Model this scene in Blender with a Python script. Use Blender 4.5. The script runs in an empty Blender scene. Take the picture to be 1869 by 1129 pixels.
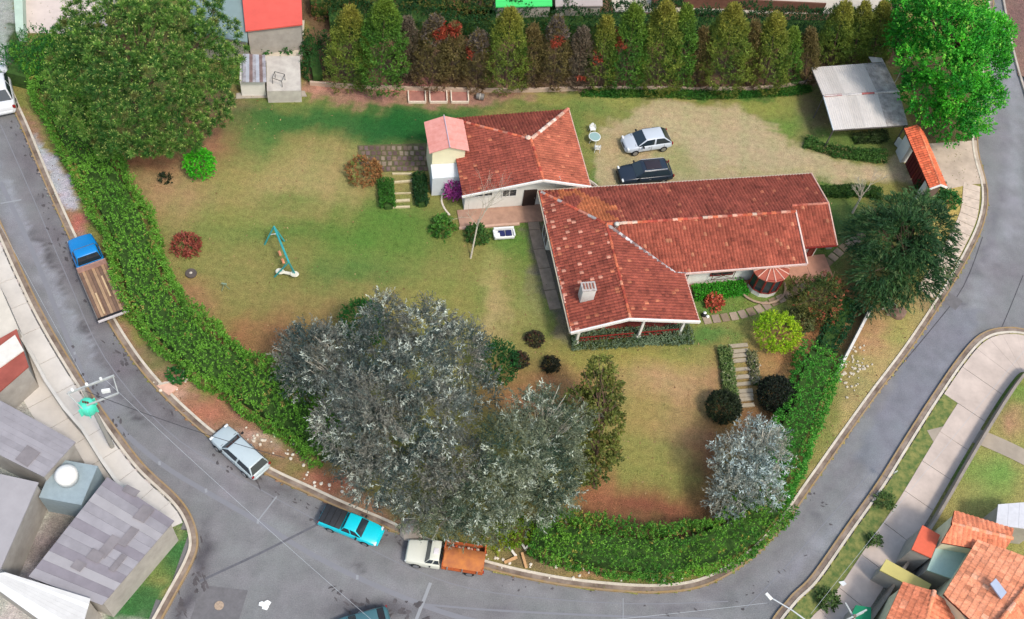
import bpy, bmesh, math, random
import numpy as np
from math import cos, sin, radians, pi, atan2, hypot, sqrt
from mathutils import Vector, Matrix
rng = np.random.default_rng(7); random.seed(7)
SC = bpy.context.scene
COL = SC.collection

# ------------------------------------------------------------------ camera, sky, sun, exposure
PW, PH, FL, HC, TH, RO = 1869.0, 1129.0, 1868.0, 67.0, radians(56), radians(10.4)
F3 = np.array([0, cos(TH), -sin(TH)]); R0 = np.array([1., 0, 0]); U0 = np.array([0, sin(TH), cos(TH)])
R3 = cos(RO)*R0 + sin(RO)*U0; U3 = -sin(RO)*R0 + cos(RO)*U0
cam = bpy.data.cameras.new('camera'); cam.sensor_width = 36; cam.lens = 36*FL/PW; cam.clip_end = 2000; cam.clip_start = 1
co = bpy.data.objects.new('camera', cam); COL.objects.link(co); co.location = (0, 0, HC)
co.rotation_euler = Matrix((R3, U3, -F3)).transposed().to_euler(); SC.camera = co
SUN_EL, SUN_AZ = radians(56), radians(-42)      # azimuth measured from +x, towards +y
w = bpy.data.worlds.new('World'); SC.world = w; w.use_nodes = True
nt = w.node_tree; sky = nt.nodes.new('ShaderNodeTexSky'); sky.sky_type = 'NISHITA'; sky.sun_disc = False
sky.sun_elevation = SUN_EL; sky.sun_rotation = pi/2 - SUN_AZ; sky.air_density = 1.6; sky.dust_density = 3.0; sky.ozone_density = 1.0
nt.links.new(sky.outputs[0], nt.nodes['Background'].inputs[0]); nt.nodes['Background'].inputs[1].default_value = 0.125
sl = bpy.data.lights.new('sun', 'SUN'); sl.energy = 1.4; sl.angle = radians(9); sl.color = (1, .93, .84)
so = bpy.data.objects.new('sun', sl); COL.objects.link(so)
sd = Vector((cos(SUN_EL)*cos(SUN_AZ), cos(SUN_EL)*sin(SUN_AZ), sin(SUN_EL)))
so.rotation_euler = sd.to_track_quat('Z', 'Y').to_euler(); so.location = (30, 0, 90)
SC.view_settings.view_transform = 'Standard'; SC.view_settings.look = 'None'; SC.view_settings.gamma = 1
SC.view_settings.exposure = 0.80; SC.view_settings.use_curve_mapping = False

def A(px, py, z=0.0):
    d = F3*FL + R3*(px-PW/2) + U3*(PH/2-py); k = (z-HC)/d[2]
    return np.array([d[0]*k, d[1]*k, z])
def PJ(P):
    q = np.asarray(P, float) - np.array([0, 0, HC]); ww = q@F3
    return np.stack([PW/2+FL*(q@R3)/ww, PH/2-FL*(q@U3)/ww], -1)

# ------------------------------------------------------------------ materials
def lin(c):
    r = []
    for x in c[:3]:
        x = x/255.; r.append(x/12.92 if x <= .04045 else ((x+.055)/1.055)**2.4)
    return tuple(r)
def S(r, g, b, k=.85): return tuple(k*x for x in lin((r, g, b)))
MC = {}
def mat(key, c, rough=.8, var=.15, scale=3., metal=0., bump=0., c2=None, spec=.3, streak=None, detail=6):
    if key in MC: return MC[key]
    m = bpy.data.materials.new(key); m.use_nodes = True; n = m.node_tree; b = n.nodes['Principled BSDF']
    b.inputs['Roughness'].default_value = rough; b.inputs['Metallic'].default_value = metal
    b.inputs['Specular IOR Level'].default_value = spec
    if var or c2:
        tc = n.nodes.new('ShaderNodeTexCoord'); no = n.nodes.new('ShaderNodeTexNoise'); no.inputs['Scale'].default_value = scale
        no.inputs['Detail'].default_value = detail; no.inputs['Roughness'].default_value = .65
        mp = n.nodes.new('ShaderNodeMapping'); n.links.new(tc.outputs['Object'], mp.inputs[0]); n.links.new(mp.outputs[0], no.inputs[0])
        if streak: mp.inputs['Scale'].default_value = streak
        r = n.nodes.new('ShaderNodeValToRGB'); r.color_ramp.elements[0].position = .3; r.color_ramp.elements[1].position = .7
        c0 = tuple(x*(1-var) for x in c); c1 = c2 if c2 else tuple(min(1, x*(1+var)) for x in c)
        r.color_ramp.elements[0].color = (*c0, 1); r.color_ramp.elements[1].color = (*c1, 1)
        n.links.new(no.outputs[0], r.inputs[0]); n.links.new(r.outputs[0], b.inputs['Base Color'])
        if bump:
            bp = n.nodes.new('ShaderNodeBump'); bp.inputs['Strength'].default_value = bump; bp.inputs['Distance'].default_value = .05
            n.links.new(no.outputs[0], bp.inputs['Height']); n.links.new(bp.outputs[0], b.inputs['Normal'])
    else: b.inputs['Base Color'].default_value = (*c, 1)
    MC[key] = m; return m
def colmat(key, rough=.8, rnd=.5, nscale=6., nvar=.3, bump=0., trans=0., spec=.25, fine=None):
    """base colour from the mesh's Col attribute, varied per piece and by noise"""
    if key in MC: return MC[key]
    m = bpy.data.materials.new(key); m.use_nodes = True; n = m.node_tree; L = n.links; b = n.nodes['Principled BSDF']
    b.inputs['Roughness'].default_value = rough; b.inputs['Specular IOR Level'].default_value = spec
    at = n.nodes.new('ShaderNodeAttribute'); at.attribute_name = 'Col'
    g = n.nodes.new('ShaderNodeNewGeometry'); tc = n.nodes.new('ShaderNodeTexCoord')
    no = n.nodes.new('ShaderNodeTexNoise'); no.inputs['Scale'].default_value = nscale; no.inputs['Detail'].default_value = 8; no.inputs['Roughness'].default_value = .7
    L.new(tc.outputs['Object'], no.inputs[0])
    m1 = n.nodes.new('ShaderNodeMapRange'); m1.inputs[1].default_value = .3; m1.inputs[2].default_value = .7
    m1.inputs[3].default_value = 1-nvar; m1.inputs[4].default_value = 1+nvar; L.new(no.outputs[0], m1.inputs[0])
    m2 = n.nodes.new('ShaderNodeMapRange'); m2.inputs[3].default_value = 1-rnd; m2.inputs[4].default_value = 1+rnd; L.new(g.outputs['Random Per Island'], m2.inputs[0])
    mu = n.nodes.new('ShaderNodeMath'); mu.operation = 'MULTIPLY'; L.new(m1.outputs[0], mu.inputs[0]); L.new(m2.outputs[0], mu.inputs[1])
    last = mu
    if fine:
        n2 = n.nodes.new('ShaderNodeTexNoise'); n2.inputs['Scale'].default_value = fine[0]; n2.inputs['Detail'].default_value = 4; L.new(tc.outputs['Object'], n2.inputs[0])
        m3 = n.nodes.new('ShaderNodeMapRange'); m3.inputs[1].default_value = .3; m3.inputs[2].default_value = .7; m3.inputs[3].default_value = 1-fine[1]; m3.inputs[4].default_value = 1+fine[1]
        L.new(n2.outputs[0], m3.inputs[0]); mm = n.nodes.new('ShaderNodeMath'); mm.operation = 'MULTIPLY'; L.new(mu.outputs[0], mm.inputs[0]); L.new(m3.outputs[0], mm.inputs[1]); last = mm
    vm = n.nodes.new('ShaderNodeVectorMath'); vm.operation = 'SCALE'; L.new(at.outputs['Color'], vm.inputs[0]); L.new(last.outputs[0], vm.inputs['Scale'])
    L.new(vm.outputs[0], b.inputs['Base Color'])
    if bump:
        bp = n.nodes.new('ShaderNodeBump'); bp.inputs['Strength'].default_value = bump; bp.inputs['Distance'].default_value = .08
        L.new(last.outputs[0], bp.inputs['Height']); L.new(bp.outputs[0], b.inputs['Normal'])
    if trans:
        tr = n.nodes.new('ShaderNodeBsdfTranslucent'); L.new(vm.outputs[0], tr.inputs[0]); mx = n.nodes.new('ShaderNodeMixShader'); mx.inputs[0].default_value = trans
        L.new(b.outputs[0], mx.inputs[1]); L.new(tr.outputs[0], mx.inputs[2]); L.new(mx.outputs[0], n.nodes['Material Output'].inputs[0])
    MC[key] = m; return m
LEAF = colmat('leaf', rough=.62, rnd=.38, nscale=.9, nvar=.22, trans=.25, spec=.3)
GRASS = colmat('ground_cover', rough=.95, rnd=0, nscale=2.2, nvar=.26, bump=.8, spec=.1, fine=(11, .3))
ROADM = colmat('asphalt', rough=.85, rnd=0, nscale=.7, nvar=.16, bump=.3, spec=.2, fine=(13, .16))
TILE = colmat('clay_tile', rough=.85, rnd=.13, nscale=.6, nvar=.3, spec=.2, fine=(8, .22))

# ------------------------------------------------------------------ object helpers
def tag(o, label=None, cat=None, group=None, kind=None):
    if label: o['label'] = label
    if cat: o['category'] = cat
    if group: o['group'] = group
    if kind: o['kind'] = kind
    return o
def empty(name, loc, label=None, cat=None, group=None, rz=0, kind=None):
    o = bpy.data.objects.new(name, None); COL.objects.link(o); o.location = tuple(loc); o.rotation_euler = (0, 0, rz); o.empty_display_size = .3
    return tag(o, label, cat, group, kind)
def root_xf(o):
    while o.parent: o = o.parent
    return np.array(o.location), o.rotation_euler[2]
def link(name, me, m, parent=None):
    o = bpy.data.objects.new(name, me); COL.objects.link(o)
    if m: me.materials.append(m)
    if parent: o.parent = parent
    return o
def copy_tree(o, parent=None):
    c = o.copy(); COL.objects.link(c)
    if parent: c.parent = parent
    for ch in [x for x in o.children]: copy_tree(ch, c)
    return c
class MB:
    def __init__(s): s.v = []; s.f = []
    def add(s, v, f):
        b = len(s.v); s.v += [tuple(map(float, p)) for p in v]; s.f += [tuple(b+i for i in q) for q in f]; return s
    def box(s, c, d, rz=0, ry=0, rx=0):
        M = Matrix.Rotation(rz, 3, 'Z') @ Matrix.Rotation(ry, 3, 'Y') @ Matrix.Rotation(rx, 3, 'X')
        v = [M @ Vector((x*d[0]/2, y*d[1]/2, z*d[2]/2)) + Vector(c) for x in (-1, 1) for y in (-1, 1) for z in (-1, 1)]
        return s.add(v, [(0, 1, 3, 2), (4, 6, 7, 5), (0, 4, 5, 1), (2, 3, 7, 6), (0, 2, 6, 4), (1, 5, 7, 3)])
    def bar(s, a, b, r, r2=None, n=8):
        a, b = Vector(a), Vector(b); d = (b-a).normalized(); r2 = r if r2 is None else r2
        u = d.orthogonal().normalized(); q = d.cross(u); v = []; f = []
        for p, rr in ((a, r), (b, r2)): v += [p+u*rr*cos(2*pi*i/n)+q*rr*sin(2*pi*i/n) for i in range(n)]
        f = [(i, (i+1) % n, n+(i+1) % n, n+i) for i in range(n)] + [tuple(range(n))[::-1], tuple(range(n, 2*n))]
        return s.add(v, f)
    def tube(s, pts, r, n=6):
        for i in range(len(pts)-1):
            ra = r[i] if hasattr(r, '__len__') else r; rb = r[i+1] if hasattr(r, '__len__') else r
            s.bar(pts[i], pts[i+1], ra, rb, n)
        return s
    def prism(s, poly, z0, z1):
        n = len(poly); z0 = z0 if hasattr(z0, '__len__') else [z0]*n; z1 = z1 if hasattr(z1, '__len__') else [z1]*n
        v = [(p[0], p[1], z0[i]) for i, p in enumerate(poly)] + [(p[0], p[1], z1[i]) for i, p in enumerate(poly)]
        return s.add(v, [tuple(range(n))[::-1], tuple(range(n, 2*n))] + [(i, (i+1) % n, n+(i+1) % n, n+i) for i in range(n)])
    def lathe(s, c, prof, n=16, sx=1, sy=1, ph=0):
        v = [(c[0]+sx*r*cos(2*pi*i/n+ph), c[1]+sy*r*sin(2*pi*i/n+ph), c[2]+z) for r, z in prof for i in range(n)]
        f = [(k*n+i, k*n+(i+1) % n, (k+1)*n+(i+1) % n, (k+1)*n+i) for k in range(len(prof)-1) for i in range(n)]
        return s.add(v, f + [tuple(range(n))[::-1], tuple(range((len(prof)-1)*n, len(prof)*n))])
    def wheel(s, c, r, wd, n=18, ax='y'):
        d = Vector((0, wd/2, 0)) if ax == 'y' else Vector((wd/2, 0, 0)); return s.bar(Vector(c)-d, Vector(c)+d, r, r, n)
    def build(s, name, m, parent=None, world=False, bevel=0, smooth=False, seg=2):
        v = np.array(s.v, float)
        if world and parent is not None:
            l, a = root_xf(parent); v = v - l; c_, s_ = cos(-a), sin(-a)
            v = np.stack([v[:, 0]*c_-v[:, 1]*s_, v[:, 0]*s_+v[:, 1]*c_, v[:, 2]], -1)
        me = bpy.data.meshes.new(name); me.from_pydata([tuple(p) for p in v], [], s.f); me.validate()
        bm = bmesh.new(); bm.from_mesh(me); bmesh.ops.recalc_face_normals(bm, faces=bm.faces); bm.to_mesh(me); bm.free()
        o = link(name, me, m, parent)
        if smooth: me.polygons.foreach_set('use_smooth', [True]*len(me.polygons))
        if bevel:
            b = o.modifiers.new('bevel', 'BEVEL'); b.width = bevel; b.segments = seg; b.limit_method = 'ANGLE'; b.angle_limit = radians(25)
            b.harden_normals = False
            me.polygons.foreach_set('use_smooth', [True]*len(me.polygons))
        return o
def nrm(a): return a/np.maximum(np.linalg.norm(a, axis=-1, keepdims=True), 1e-9)
def quads_mesh(name, V, C, m, parent=None, world=True, kind=None, vpf=4):
    """V (N,vpf,3) separate faces, C (N,3) colours"""
    N = len(V); v = V.reshape(-1, 3)
    if world and parent is not None:
        l, a = root_xf(parent); v = v - l; c_, s_ = cos(-a), sin(-a)
        v = np.stack([v[:, 0]*c_-v[:, 1]*s_, v[:, 0]*s_+v[:, 1]*c_, v[:, 2]], -1)
    me = bpy.data.meshes.new(name); me.vertices.add(N*vpf); me.vertices.foreach_set('co', v.astype(np.float32).ravel())
    me.loops.add(N*vpf); me.loops.foreach_set('vertex_index', np.arange(N*vpf, dtype=np.int32))
    me.polygons.add(N); me.polygons.foreach_set('loop_start', np.arange(0, N*vpf, vpf, dtype=np.int32))
    me.update(calc_edges=True)
    at = me.color_attributes.new('Col', 'FLOAT_COLOR', 'POINT')
    cc = np.ones((N, vpf, 4), np.float32); cc[..., :3] = C[:, None, :]; at.data.foreach_set('color', cc.ravel())
    o = link(name, me, m, parent)
    if kind: o['kind'] = kind
    return o
def leafgeo(P, D, L, W, up=.7):
    N = len(P); D = nrm(D); r = nrm(rng.normal(size=(N, 3)))*(1-up) + np.array([0, 0, up]); sd = nrm(np.cross(D, r)+1e-6)
    L = np.broadcast_to(L, (N,))[:, None]; W = np.broadcast_to(W, (N,))[:, None]
    m = P + D*L*.5
    return np.stack([P, m+sd*W*.5, P+D*L, m-sd*W*.5], 1)
def vnoise(P, s=1., seed=0.):
    x = P*s+seed; return (np.sin(x[:, 0]*1.7+np.sin(x[:, 1]*1.3+seed))+np.sin(x[:, 1]*2.1+np.sin(x[:, 2]*1.9))+np.sin(x[:, 2]*1.5+1.7*np.sin(x[:, 0]*.9)))/3
def mixc(c1, c2, t): t = np.clip(t, 0, 1)[:, None]; return np.array(c1)*(1-t)+np.array(c2)*t
def sprays(P, D, k, slen, ll, lw, spread, C, droop=0., up=.6):
    """k leaves along each spray"""
    N = len(P); t = (np.arange(k)+.5)/k; D = nrm(D)
    sl = (slen*(.7+.6*rng.random(N)))[:, None, None]
    pos = P[:, None, :] + D[:, None, :]*t[None, :, None]*sl
    pos[..., 2] -= droop*(t**2)[None, :]*sl[..., 0]
    dd = nrm(D[:, None, :]*(1.-.4*spread) + rng.normal(size=(N, k, 3))*spread*.6)
    if droop: dd[..., 2] -= droop*t[None, :]*1.2
    dd = nrm(dd).reshape(-1, 3); n = N*k
    return leafgeo(pos.reshape(-1, 3), dd, ll*(.7+.6*rng.random(n)), lw*(.7+.6*rng.random(n)), up), np.repeat(C, k, 0)
def lobe_pts(lobes, dens, upb=.25, zmin=.15, cull=True):
    P = []; D = []; I = []
    Lb = np.array(lobes, float)
    for i, (x, y, z, rx, ry, rz) in enumerate(Lb):
        r = (rx*ry*rz)**(1/3); n = max(8, int(dens*4*pi*r*r)); u = nrm(rng.normal(size=(n, 3)))
        keep = (u[:, 2] > -.35) | (rng.random(n) < .35); u = u[keep]; n = len(u)
        rad = .72+.33*rng.random(n); p = np.array([x, y, z])+u*np.array([rx, ry, rz])*rad[:, None]
        ok = p[:, 2] > zmin
        if cull:
            for j, q in enumerate(Lb):
                if j != i: ok &= (((p-q[:3])/q[3:])**2).sum(1) > .45
        P.append(p[ok]); D.append(nrm(u[ok]/np.array([rx, ry, rz])+np.array([0, 0, upb]))); I.append(np.full(ok.sum(), i))
    return np.concatenate(P), np.concatenate(D), np.concatenate(I)
BARK = mat('bark', S(105, 85, 70), .95, .35, 3, bump=.6, streak=(3, 3, .6)); PALEBARK = mat('pale_bark', S(185, 180, 165), .9, .25, 5)
def skeleton(root, base, lobes, r0=.22, m=None, trunk='trunk', nb=None):
    base = Vector(tuple(base)); Lb = [Vector(l[:3]) for l in lobes]; top = max(Lb, key=lambda q: q.z)
    cen = sum(Lb, Vector((0, 0, 0)))/len(Lb); mid = Vector((base.x*.5+cen.x*.5, base.y*.5+cen.y*.5, max(cen.z*.75, .5)))
    mb = MB(); pts = [base+Vector((0, 0, -.1)), base.lerp(mid, .5)+Vector((random.uniform(-.15, .15), random.uniform(-.15, .15), 0)), mid, top]
    mb.tube(pts, [r0, r0*.8, r0*.6, r0*.12], 8); mb.build(trunk, m or BARK, root, world=True)
    lb = MB()
    for q in Lb:
        a = base.lerp(mid, random.uniform(.5, 1)); h = a.lerp(q, .5)+Vector((0, 0, random.uniform(-.3, .5)))
        lb.tube([a, h, q], [r0*.4, r0*.25, r0*.06], 6)
        for _ in range(3):
            e = q+Vector((random.uniform(-1, 1), random.uniform(-1, 1), random.uniform(0, 1)))*1.0; lb.tube([h, e], [r0*.16, .02], 4)
    lb.build('limb', m or BARK, root, world=True)
def plobes(lst, jit=0, sub=0, sr=.5, k=1.):
    """lobes given where they stand: photo point, height, radius in metres; optional lumps on each"""
    out = []
    for l in lst:
        px, py, z, r = l[:4]; r = r*k; rz = l[4]*k if len(l) > 4 else r*.85
        c = A(px, py, z); out.append((*c, r, r, rz))
        for _ in range(sub):
            u = rng.normal(size=3); u /= np.linalg.norm(u); u[2] = abs(u[2])*.8; s = r*sr*rng.uniform(.7, 1.25)
            q = c+u*r*.9; out.append((q[0], q[1], max(q[2], s*.4), s, s, s*.8))
    return out

# ------------------------------------------------------------------ curves on the ground
def smooth_px(pts, n=6):
    P = [A(*p) for p in pts]; return smooth_w(P, n)
def smooth_w(P, n=6):
    out = []; N = len(P)
    for i in range(N-1):
        p0, p1, p2, p3 = P[max(i-1, 0)], P[i], P[i+1], P[min(i+2, N-1)]
        for k in range(n):
            t = k/n; out.append(.5*((2*p1)+(-p0+p2)*t+(2*p0-5*p1+4*p2-p3)*t*t+(-p0+3*p1-3*p2+p3)*t**3))
    out.append(P[-1]); return np.array(out)
def offs(P, d):
    T = np.gradient(P[:, :2], axis=0); T /= np.linalg.norm(T, axis=1, keepdims=True)+1e-9
    Q = P.copy(); Q[:, 0] += -T[:, 1]*d; Q[:, 1] += T[:, 0]*d; return Q
def ribbon(name, P, d0, d1, z0, z1, m, kind='structure', parent=None):
    """strip along P from offset d0 to d1 (left positive), solid from z0 to z1 (sheet when z0 is None)"""
    a, b = offs(P, d0), offs(P, d1); n = len(P); mb = MB()
    if z0 is None:
        mb.add([(x, y, z1) for x, y, _ in a]+[(x, y, z1) for x, y, _ in b], [(i, i+1, n+i+1, n+i) for i in range(n-1)])
    else:
        v = [(q[i][0], q[i][1], z) for z in (z0, z1) for q in (a, b) for i in range(n)]
        f = [(2*n+i, 2*n+i+1, 3*n+i+1, 3*n+i) for i in range(n-1)]+[(i, i+1, 2*n+i+1, 2*n+i) for i in range(n-1)]+[(n+i, 3*n+i, 3*n+i+1, n+i+1) for i in range(n-1)]
        f += [(0, 2*n, 3*n, n), (n-1, 2*n-1, 4*n-1, 3*n-1)]; mb.add(v, f)
    o = mb.build(name, m, parent)
    if kind and parent is None: o['kind'] = kind
    return o
def inpoly(X, Y, poly):
    r = np.zeros(X.shape, bool); n = len(poly)
    for i in range(n):
        x1, y1 = poly[i][:2]; x2, y2 = poly[(i+1) % n][:2]
        c = ((y1 > Y) != (y2 > Y)) & (X < (x2-x1)*(Y-y1)/((y2-y1) if y2 != y1 else 1e-9)+x1); r ^= c
    return r
def sdpoly(X, Y, poly):
    d = np.full(X.shape, 1e9); n = len(poly)
    for i in range(n):
        ax, ay = poly[i][:2]; bx, by = poly[(i+1) % n][:2]; vx, vy = bx-ax, by-ay
        t = np.clip(((X-ax)*vx+(Y-ay)*vy)/(vx*vx+vy*vy+1e-9), 0, 1); d = np.minimum(d, np.hypot(X-ax-t*vx, Y-ay-t*vy))
    return np.where(inpoly(X, Y, poly), -d, d)

# ================================================================== GROUND
ZR = -.15                                       # road surface; gardens and pavements stand at 0
mb = MB(); mb.add([(-500, -200, -.45), (500, -200, -.45), (500, 700, -.45), (-500, 700, -.45)], [(0, 1, 2, 3)])
tag(mb.build('ground', mat('earth', S(150, 130, 100), .95, .3, .2, c2=S(110, 130, 75))), kind='structure')
def Z(px, py): return A(px, py, 0)
# kerb lines (photo points), road side
INNER = [(-60, -20), (-12, 110), (20, 190), (40, 235), (75, 320), (110, 400), (150, 487), (190, 575), (240, 655), (290, 715), (345, 768), (392, 806), (480, 862), (560, 900), (620, 928), (690, 957), (740, 980), (800, 1006), (880, 1036), (980, 1060), (1080, 1075), (1200, 1082), (1290, 1068), (1370, 1022), (1430, 962), (1480, 892), (1540, 806), (1600, 722), (1660, 642), (1720, 552), (1768, 470), (1797, 405), (1803, 345), (1785, 258), (1800, 150), (1812, 60), (1815, -60), (1818, -200)]
WEST = [(-140, 120), (-60, 270), (0, 400), (45, 500), (90, 590), (152, 692), (205, 770), (262, 845), (325, 905), (352, 945), (362, 990), (350, 1030), (318, 1090), (285, 1150), (240, 1230)]
EAST = [(1390, 1260), (1400, 1150), (1440, 1090), (1480, 1050), (1540, 965), (1600, 880), (1650, 800), (1700, 722), (1750, 650), (1788, 610), (1830, 597), (1880, 603), (1960, 640), (2100, 720)]
NORTH = [(1790, -230), (1822, -60), (1832, 10), (1848, 90), (1869, 165), (1905, 260), (1990, 330), (2150, 400)]
pin, pwe, pea, pno = [smooth_px(q) for q in (INNER, WEST, EAST, NORTH)]
ASPH = None
def asphalt():
    m = bpy.data.materials.new('asphalt'); m.use_nodes = True; n = m.node_tree; L = n.links; b = n.nodes['Principled BSDF']; b.inputs['Roughness'].default_value = .85
    b.inputs['Specular IOR Level'].default_value = .25
    tc = n.nodes.new('ShaderNodeTexCoord')
    def noise(sc, det, lo, hi, a, c, rough=.6, dist=0, msc=None):
        no = n.nodes.new('ShaderNodeTexNoise'); no.inputs['Scale'].default_value = sc; no.inputs['Detail'].default_value = det; no.inputs['Roughness'].default_value = rough; no.inputs['Distortion'].default_value = dist
        L.new(tc.outputs['Object'], no.inputs[0]); mr = n.nodes.new('ShaderNodeMapRange'); mr.inputs[1].default_value = lo; mr.inputs[2].default_value = hi; mr.inputs[3].default_value = a; mr.inputs[4].default_value = c
        L.new(no.outputs[0], mr.inputs[0]); return mr
    a1 = noise(.06, 4, .3, .7, .88, 1.12); a2 = noise(9, 6, .3, .7, .84, 1.16); a3 = noise(.55, 7, .60, .70, 1, .52, .75, .5); a4 = noise(2.2, 6, .64, .72, 1, .6, .8)
    cur = a1
    for k in (a2, a3, a4):
        mu = n.nodes.new('ShaderNodeMath'); mu.operation = 'MULTIPLY'; L.new(cur.outputs[0], mu.inputs[0]); L.new(k.outputs[0], mu.inputs[1]); cur = mu
    vm = n.nodes.new('ShaderNodeVectorMath'); vm.operation = 'SCALE'; vm.inputs[0].default_value = S(130, 126, 127, .8); L.new(cur.outputs[0], vm.inputs['Scale'])
    L.new(vm.outputs[0], b.inputs['Base Color']); return m
# ---- coloured ground sheets: a grid of cells, colour per vertex
def ground_sheet(name, poly, cell, z, base, patches, m=None, green=1., store=None):
    poly = np.array(poly)[:, :2]; x0, y0 = poly.min(0)-cell; x1, y1 = poly.max(0)+cell
    xs = np.arange(x0, x1, cell); ys = np.arange(y0, y1, cell); X, Y = np.meshgrid(xs, ys, indexing='ij')
    mid = inpoly(X[:-1, :-1]+cell/2, Y[:-1, :-1]+cell/2, poly); nx, ny = X.shape
    P = np.stack([X.ravel(), Y.ravel(), np.full(X.size, z)], -1); px = PJ(P)
    wob = np.stack([vnoise(P, .55, 1.), vnoise(P, .5, 7.)], -1)*16*green+np.stack([vnoise(P, 1.6, 3.), vnoise(P, 1.7, 9.)], -1)*10+np.stack([vnoise(P, 4.3, 2.), vnoise(P, 4.7, 5.)], -1)*6*green
    qx, qy = px[:, 0]+wob[:, 0], px[:, 1]+wob[:, 1]*.8
    C = np.tile(np.array(base), (len(P), 1))
    for pt in patches:
        col = np.array(S(*pt[-2])); s = pt[-1]
        if pt[0] == 'line':
            d = np.full(X.size, 1e9); q = pt[1]
            for (ax, ay), (bx, by) in zip(q[:-1], q[1:]):
                vx, vy = bx-ax, by-ay; tt = np.clip(((qx-ax)*vx+(qy-ay)*vy)/(vx*vx+vy*vy), 0, 1); d = np.minimum(d, np.hypot(qx-ax-tt*vx, qy-ay-tt*vy))
            t = np.exp(-(d/pt[2])**2)*np.clip(.75+.6*vnoise(P, .9, len(q)*1.7), 0, 1)
        elif pt[0] == 'poly': fe = pt[2]; t = np.clip(.5-sdpoly(qx, qy, pt[1])/fe, 0, 1)
        else: cx, cy, rx, ry = pt[:4]; t = np.exp(-(((qx-cx)/rx)**2+((qy-cy)/ry)**2)**1.3)
        t = (t*s)[:, None]; C = C*(1-t)+col*t
    # mottling between greener and drier
    n1 = vnoise(P, 1.1, 5.)*.5+vnoise(P, 2.7, 2.)*.5; n2 = vnoise(P+vnoise(P, .9, 4.)[:, None]*.8, .38, 13.)
    gm_ = np.clip((C[:, 1]-C[:, 0]*.80)/(C[:, 0]+.02)*3, 0, 1)
    C = C*(1+green*np.stack([n1*.13-n2*.16*gm_, n1*-.01+n2*.03*gm_, n1*.09-n2*.05], -1)+(1-green)*(n2*.05)[:, None])
    if green == 1.: C = C*.97+.03*C.mean(1, keepdims=True)
    idx = np.arange(nx*ny).reshape(nx, ny); I, J = np.where(mid)
    f = np.stack([idx[I, J], idx[I+1, J], idx[I+1, J+1], idx[I, J+1]], -1)
    used, inv = np.unique(f, return_inverse=True); f = inv.reshape(f.shape); v = P[used]; C = C[used]
    me = bpy.data.meshes.new(name); me.vertices.add(len(v)); me.vertices.foreach_set('co', v.astype(np.float32).ravel())
    me.loops.add(f.size); me.loops.foreach_set('vertex_index', f.astype(np.int32).ravel()); me.polygons.add(len(f)); me.polygons.foreach_set('loop_start', np.arange(0, f.size, 4, dtype=np.int32)); me.update(calc_edges=True)
    at = me.color_attributes.new('Col', 'FLOAT_COLOR', 'POINT'); cc = np.ones((len(v), 4), np.float32); cc[:, :3] = C; at.data.foreach_set('color', cc.ravel())
    if store is not None: store.append((v, C))
    return tag(link(name, me, m or GRASS), kind='structure')
RD = [('line', [(30, 240), (60, 320), (100, 430), (150, 540), (200, 650), (250, 720), (330, 800)], 26, (108, 102, 106), .8), ('line', [(-20, 300), (60, 470), (140, 620), (210, 740)], 16, (146, 148, 154), .7), ('line', [(8, 330), (90, 500), (170, 650)], 5, (156, 158, 166), .6),
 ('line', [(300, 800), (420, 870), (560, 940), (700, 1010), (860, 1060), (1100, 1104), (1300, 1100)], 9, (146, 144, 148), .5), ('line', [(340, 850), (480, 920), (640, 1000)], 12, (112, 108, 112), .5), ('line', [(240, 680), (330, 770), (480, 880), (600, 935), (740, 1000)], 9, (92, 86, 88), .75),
 ('line', [(366, 950), (374, 1000), (360, 1050), (330, 1110), (310, 1150)], 13, (78, 76, 80), .9), (690, 1112, 90, 20, (84, 82, 86), .8), ('line', [(380, 880), (560, 1000), (760, 1100)], 16, (142, 142, 146), .5), (1225, 1108, 44, 9, (98, 96, 100), .7), (1320, 1092, 30, 8, (104, 102, 106), .6), (655, 1034, 10, 8, (84, 82, 84), .8), (920, 1116, 20, 10, (108, 106, 110), .6),  # wide dark ellipse: shading around the teal car, painted into the asphalt colour
 ('line', [(900, 1052), (1100, 1092), (1290, 1086), (1400, 1030), (1480, 930), (1560, 830)], 8, (118, 115, 118), .6), ('line', [(1420, 1060), (1500, 990), (1600, 860), (1700, 700), (1760, 600)], 14, (146, 147, 154), .55), ('line', [(1560, 850), (1585, 820), (1570, 870)], 8, (96, 94, 98), .6), (1495, 945, 16, 10, (104, 102, 106), .7),
 ('line', [(1850, 60), (1850, 240), (1840, 420), (1780, 560)], 22, (148, 148, 154), .6), ('line', [(1830, 180), (1836, 300), (1812, 440), (1730, 560), (1640, 690)], 7, (112, 110, 116), .6), (1840, 500, 34, 26, (120, 116, 120), .6), ('poly', [(1700, 560), (1790, 570), (1770, 640), (1690, 740), (1600, 860), (1560, 840)], 10, (122, 124, 132), .7), ('poly', [(1722, 530), (1758, 552), (1748, 566), (1712, 546)], 4, (100, 98, 104), .8),
 ('line', [(60, 420), (95, 470), (120, 540)], 5, (74, 70, 72), .7), ('line', [(150, 590), (175, 640), (205, 700), (262, 772)], 5, (72, 68, 72), .8), ('line', [(120, 650), (160, 720), (210, 790)], 4, (76, 72, 76), .7), (400, 1105, 40, 26, (112, 108, 110), .5)]
ground_sheet('road', [A(-400, -300)[:2], A(2500, -300)[:2], A(2400, 1400)[:2], A(-300, 1500)[:2]], .36, ZR, S(128, 128, 129, .82), RD, ROADM, .25)
LOTC = []
DRIVE = [(1092, 225), (1180, 192), (1290, 187), (1350, 200), (1410, 232), (1465, 268), (1530, 288), (1610, 292), (1660, 292), (1672, 330), (1480, 335), (1230, 345), (1100, 345), (1085, 290)]
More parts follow.
